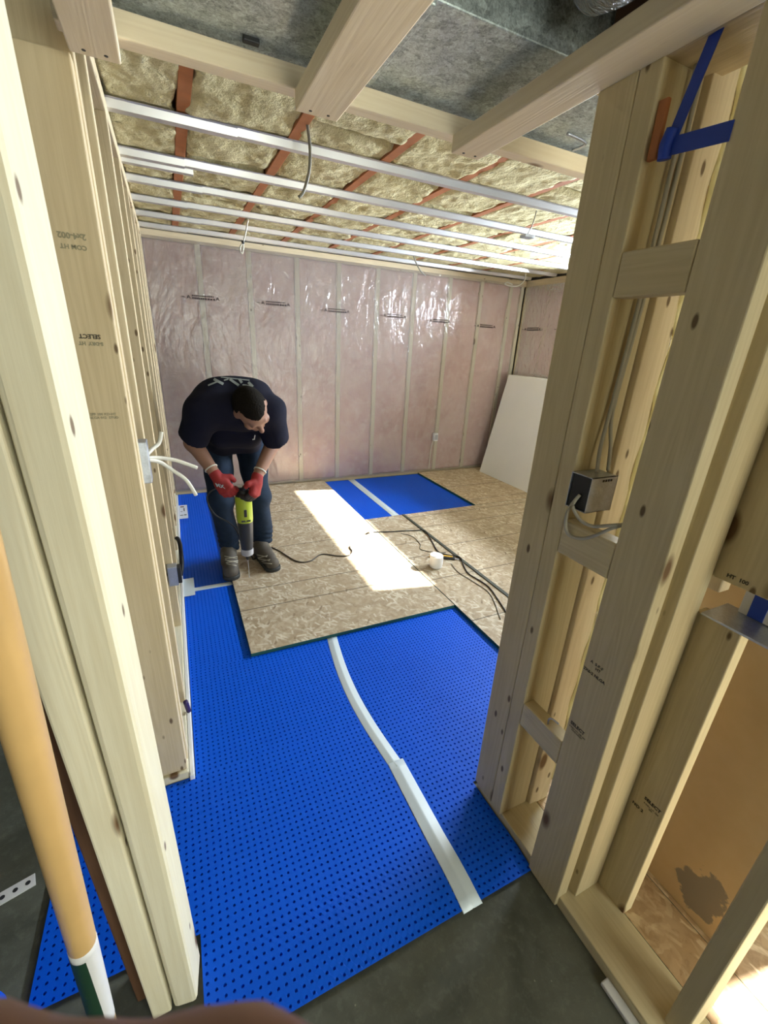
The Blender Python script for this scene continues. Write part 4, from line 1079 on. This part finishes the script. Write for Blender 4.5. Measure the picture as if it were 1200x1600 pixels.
cloth_marks('shirt_logo', [((325, 602), (342, 595), 2.2), ((334, 592), (349, 600), 4.0), ((350, 594), (357, 592), 2), ((359, 592), (373, 602), 3.6), ((374, 592), (378, 598), 4), ((379, 601), (392, 603), 2.0), ((388, 597), (395, 604), 4.0), ((345, 589), (390, 594), 1.4)], M['greylogo'])
cloth_marks('chest_mark', [((398.5, 680), (397.5, 686), 1.6), ((394.5, 687), (398.5, 686), 1.6)], M['white'])

# cutting tool held by the man, its cord and bit
tl = empty('cutting_tool', (.288, 2.47, ZO), 'lime and grey rotary cutting tool held upright in the red gloves', 'power tool')
def tlathe(nm, prof, m): return lathe(nm, prof, m, tl, (.288, 2.455, 0), 24)
tlathe('top_cap', [(.001, .618), (.03, .612), (.042, .595), (.044, .572)], M['black'])
tlathe('upper_housing', [(.044, .573), (.047, .56), (.047, .43), (.045, .412)], M['lime'])
tlathe('lower_housing', [(.045, .413), (.0445, .40), (.040, .30), (.036, .245), (.034, .232)], M['darkgrey'])
tlathe('collar', [(.036, .233), (.037, .225), (.036, .196), (.030, .190)], M['lightgrey'])
tlathe('chuck', [(.012, .19), (.011, .165), (.006, .155)], M['black'])
tlathe('cutting_bit', [(.002, .158), (.002, ZO)], M['lightgrey'])
box('switch', (.280, 2.404, .455), (.296, 2.412, .50), M['black'], tl, .003)
text('tool_print', 'RYOBI', .022, (.288, 2.4072, .43), (1, 0, 0), (0, 0, 1), M['black'], tl, bold=.0004) if False else box('warning_band', (.262, 2.4085, .424), (.314, 2.4115, .434), M['darkgrey'], tl, .0005)
tube('power_cord', [(.285, 2.50, .60), (.20, 2.52, .615), (.12, 2.50, .60), (.095, 2.50, .545), (.13, 2.50, .455), (.20, 2.49, .40), (.24, 2.49, .34), (.27, 2.53, .22), (.33, 2.62, .09), (.36, 2.68, .036), (.50, 2.82, .034)], .0042, M['black'], tl, seg=8)

# ------------------------------------------------------------------ hand of the photographer at the bottom edge
def cw(x, y, z):   # camera axes: right, up, forward -> place
    return CAM + CM.to_3x3() @ Vector((x, y, -z))
def handf(p):
    q = (p-np.array(CAM)) @ np.array(CM.to_3x3())          # into hand axes
    q[:, 2] *= -1
    d = su(.02, cone(q, (-.125, -.115, .045), (-.10, -.155, .05), .030, .032), cone(q, (-.10, -.165, .05), (-.13, -.21, .055), .032, .030))
    for k, (y, ln) in enumerate(((-.083, 1.0), (-.105, 1.06), (-.127, 1.0), (-.147, .8))):
        a = (-.105, y-.006, .046+.004*k); b = (-.060, y+.0025, .055+.004*k); c = (-.056+.036*ln, y+.0022, .056+.004*k); e2 = (-.054+.060*ln, y-.0015, .055+.004*k)
        d = su(.008, d, cone(q, a, b, .0115, .0105), cone(q, b, c, .0105, .0098), cone(q, c, e2, .0098, .008))
    d = su(.010, d, cone(q, (-.115, -.125, .035), (-.085, -.130, .012), .016, .014), cone(q, (-.085, -.130, .012), (-.055, -.122, .008), .013, .010))
    return d
corners = [cw(x, y, z) for x in (-.18, .03) for y in (-.26, -.06) for z in (-.01, .11)]
lo = [min(c[i] for c in corners) for i in range(3)]; hi = [max(c[i] for c in corners) for i in range(3)]
me = surface('hand', handf, lo, hi, .0042)
c = cw(-.09, -.14, .05); me.transform(Matrix.Translation(-c))
tag(link('hand', me, M['skin'], None, c), 'hand with a blurred finger along the bottom edge of the view', 'hand')
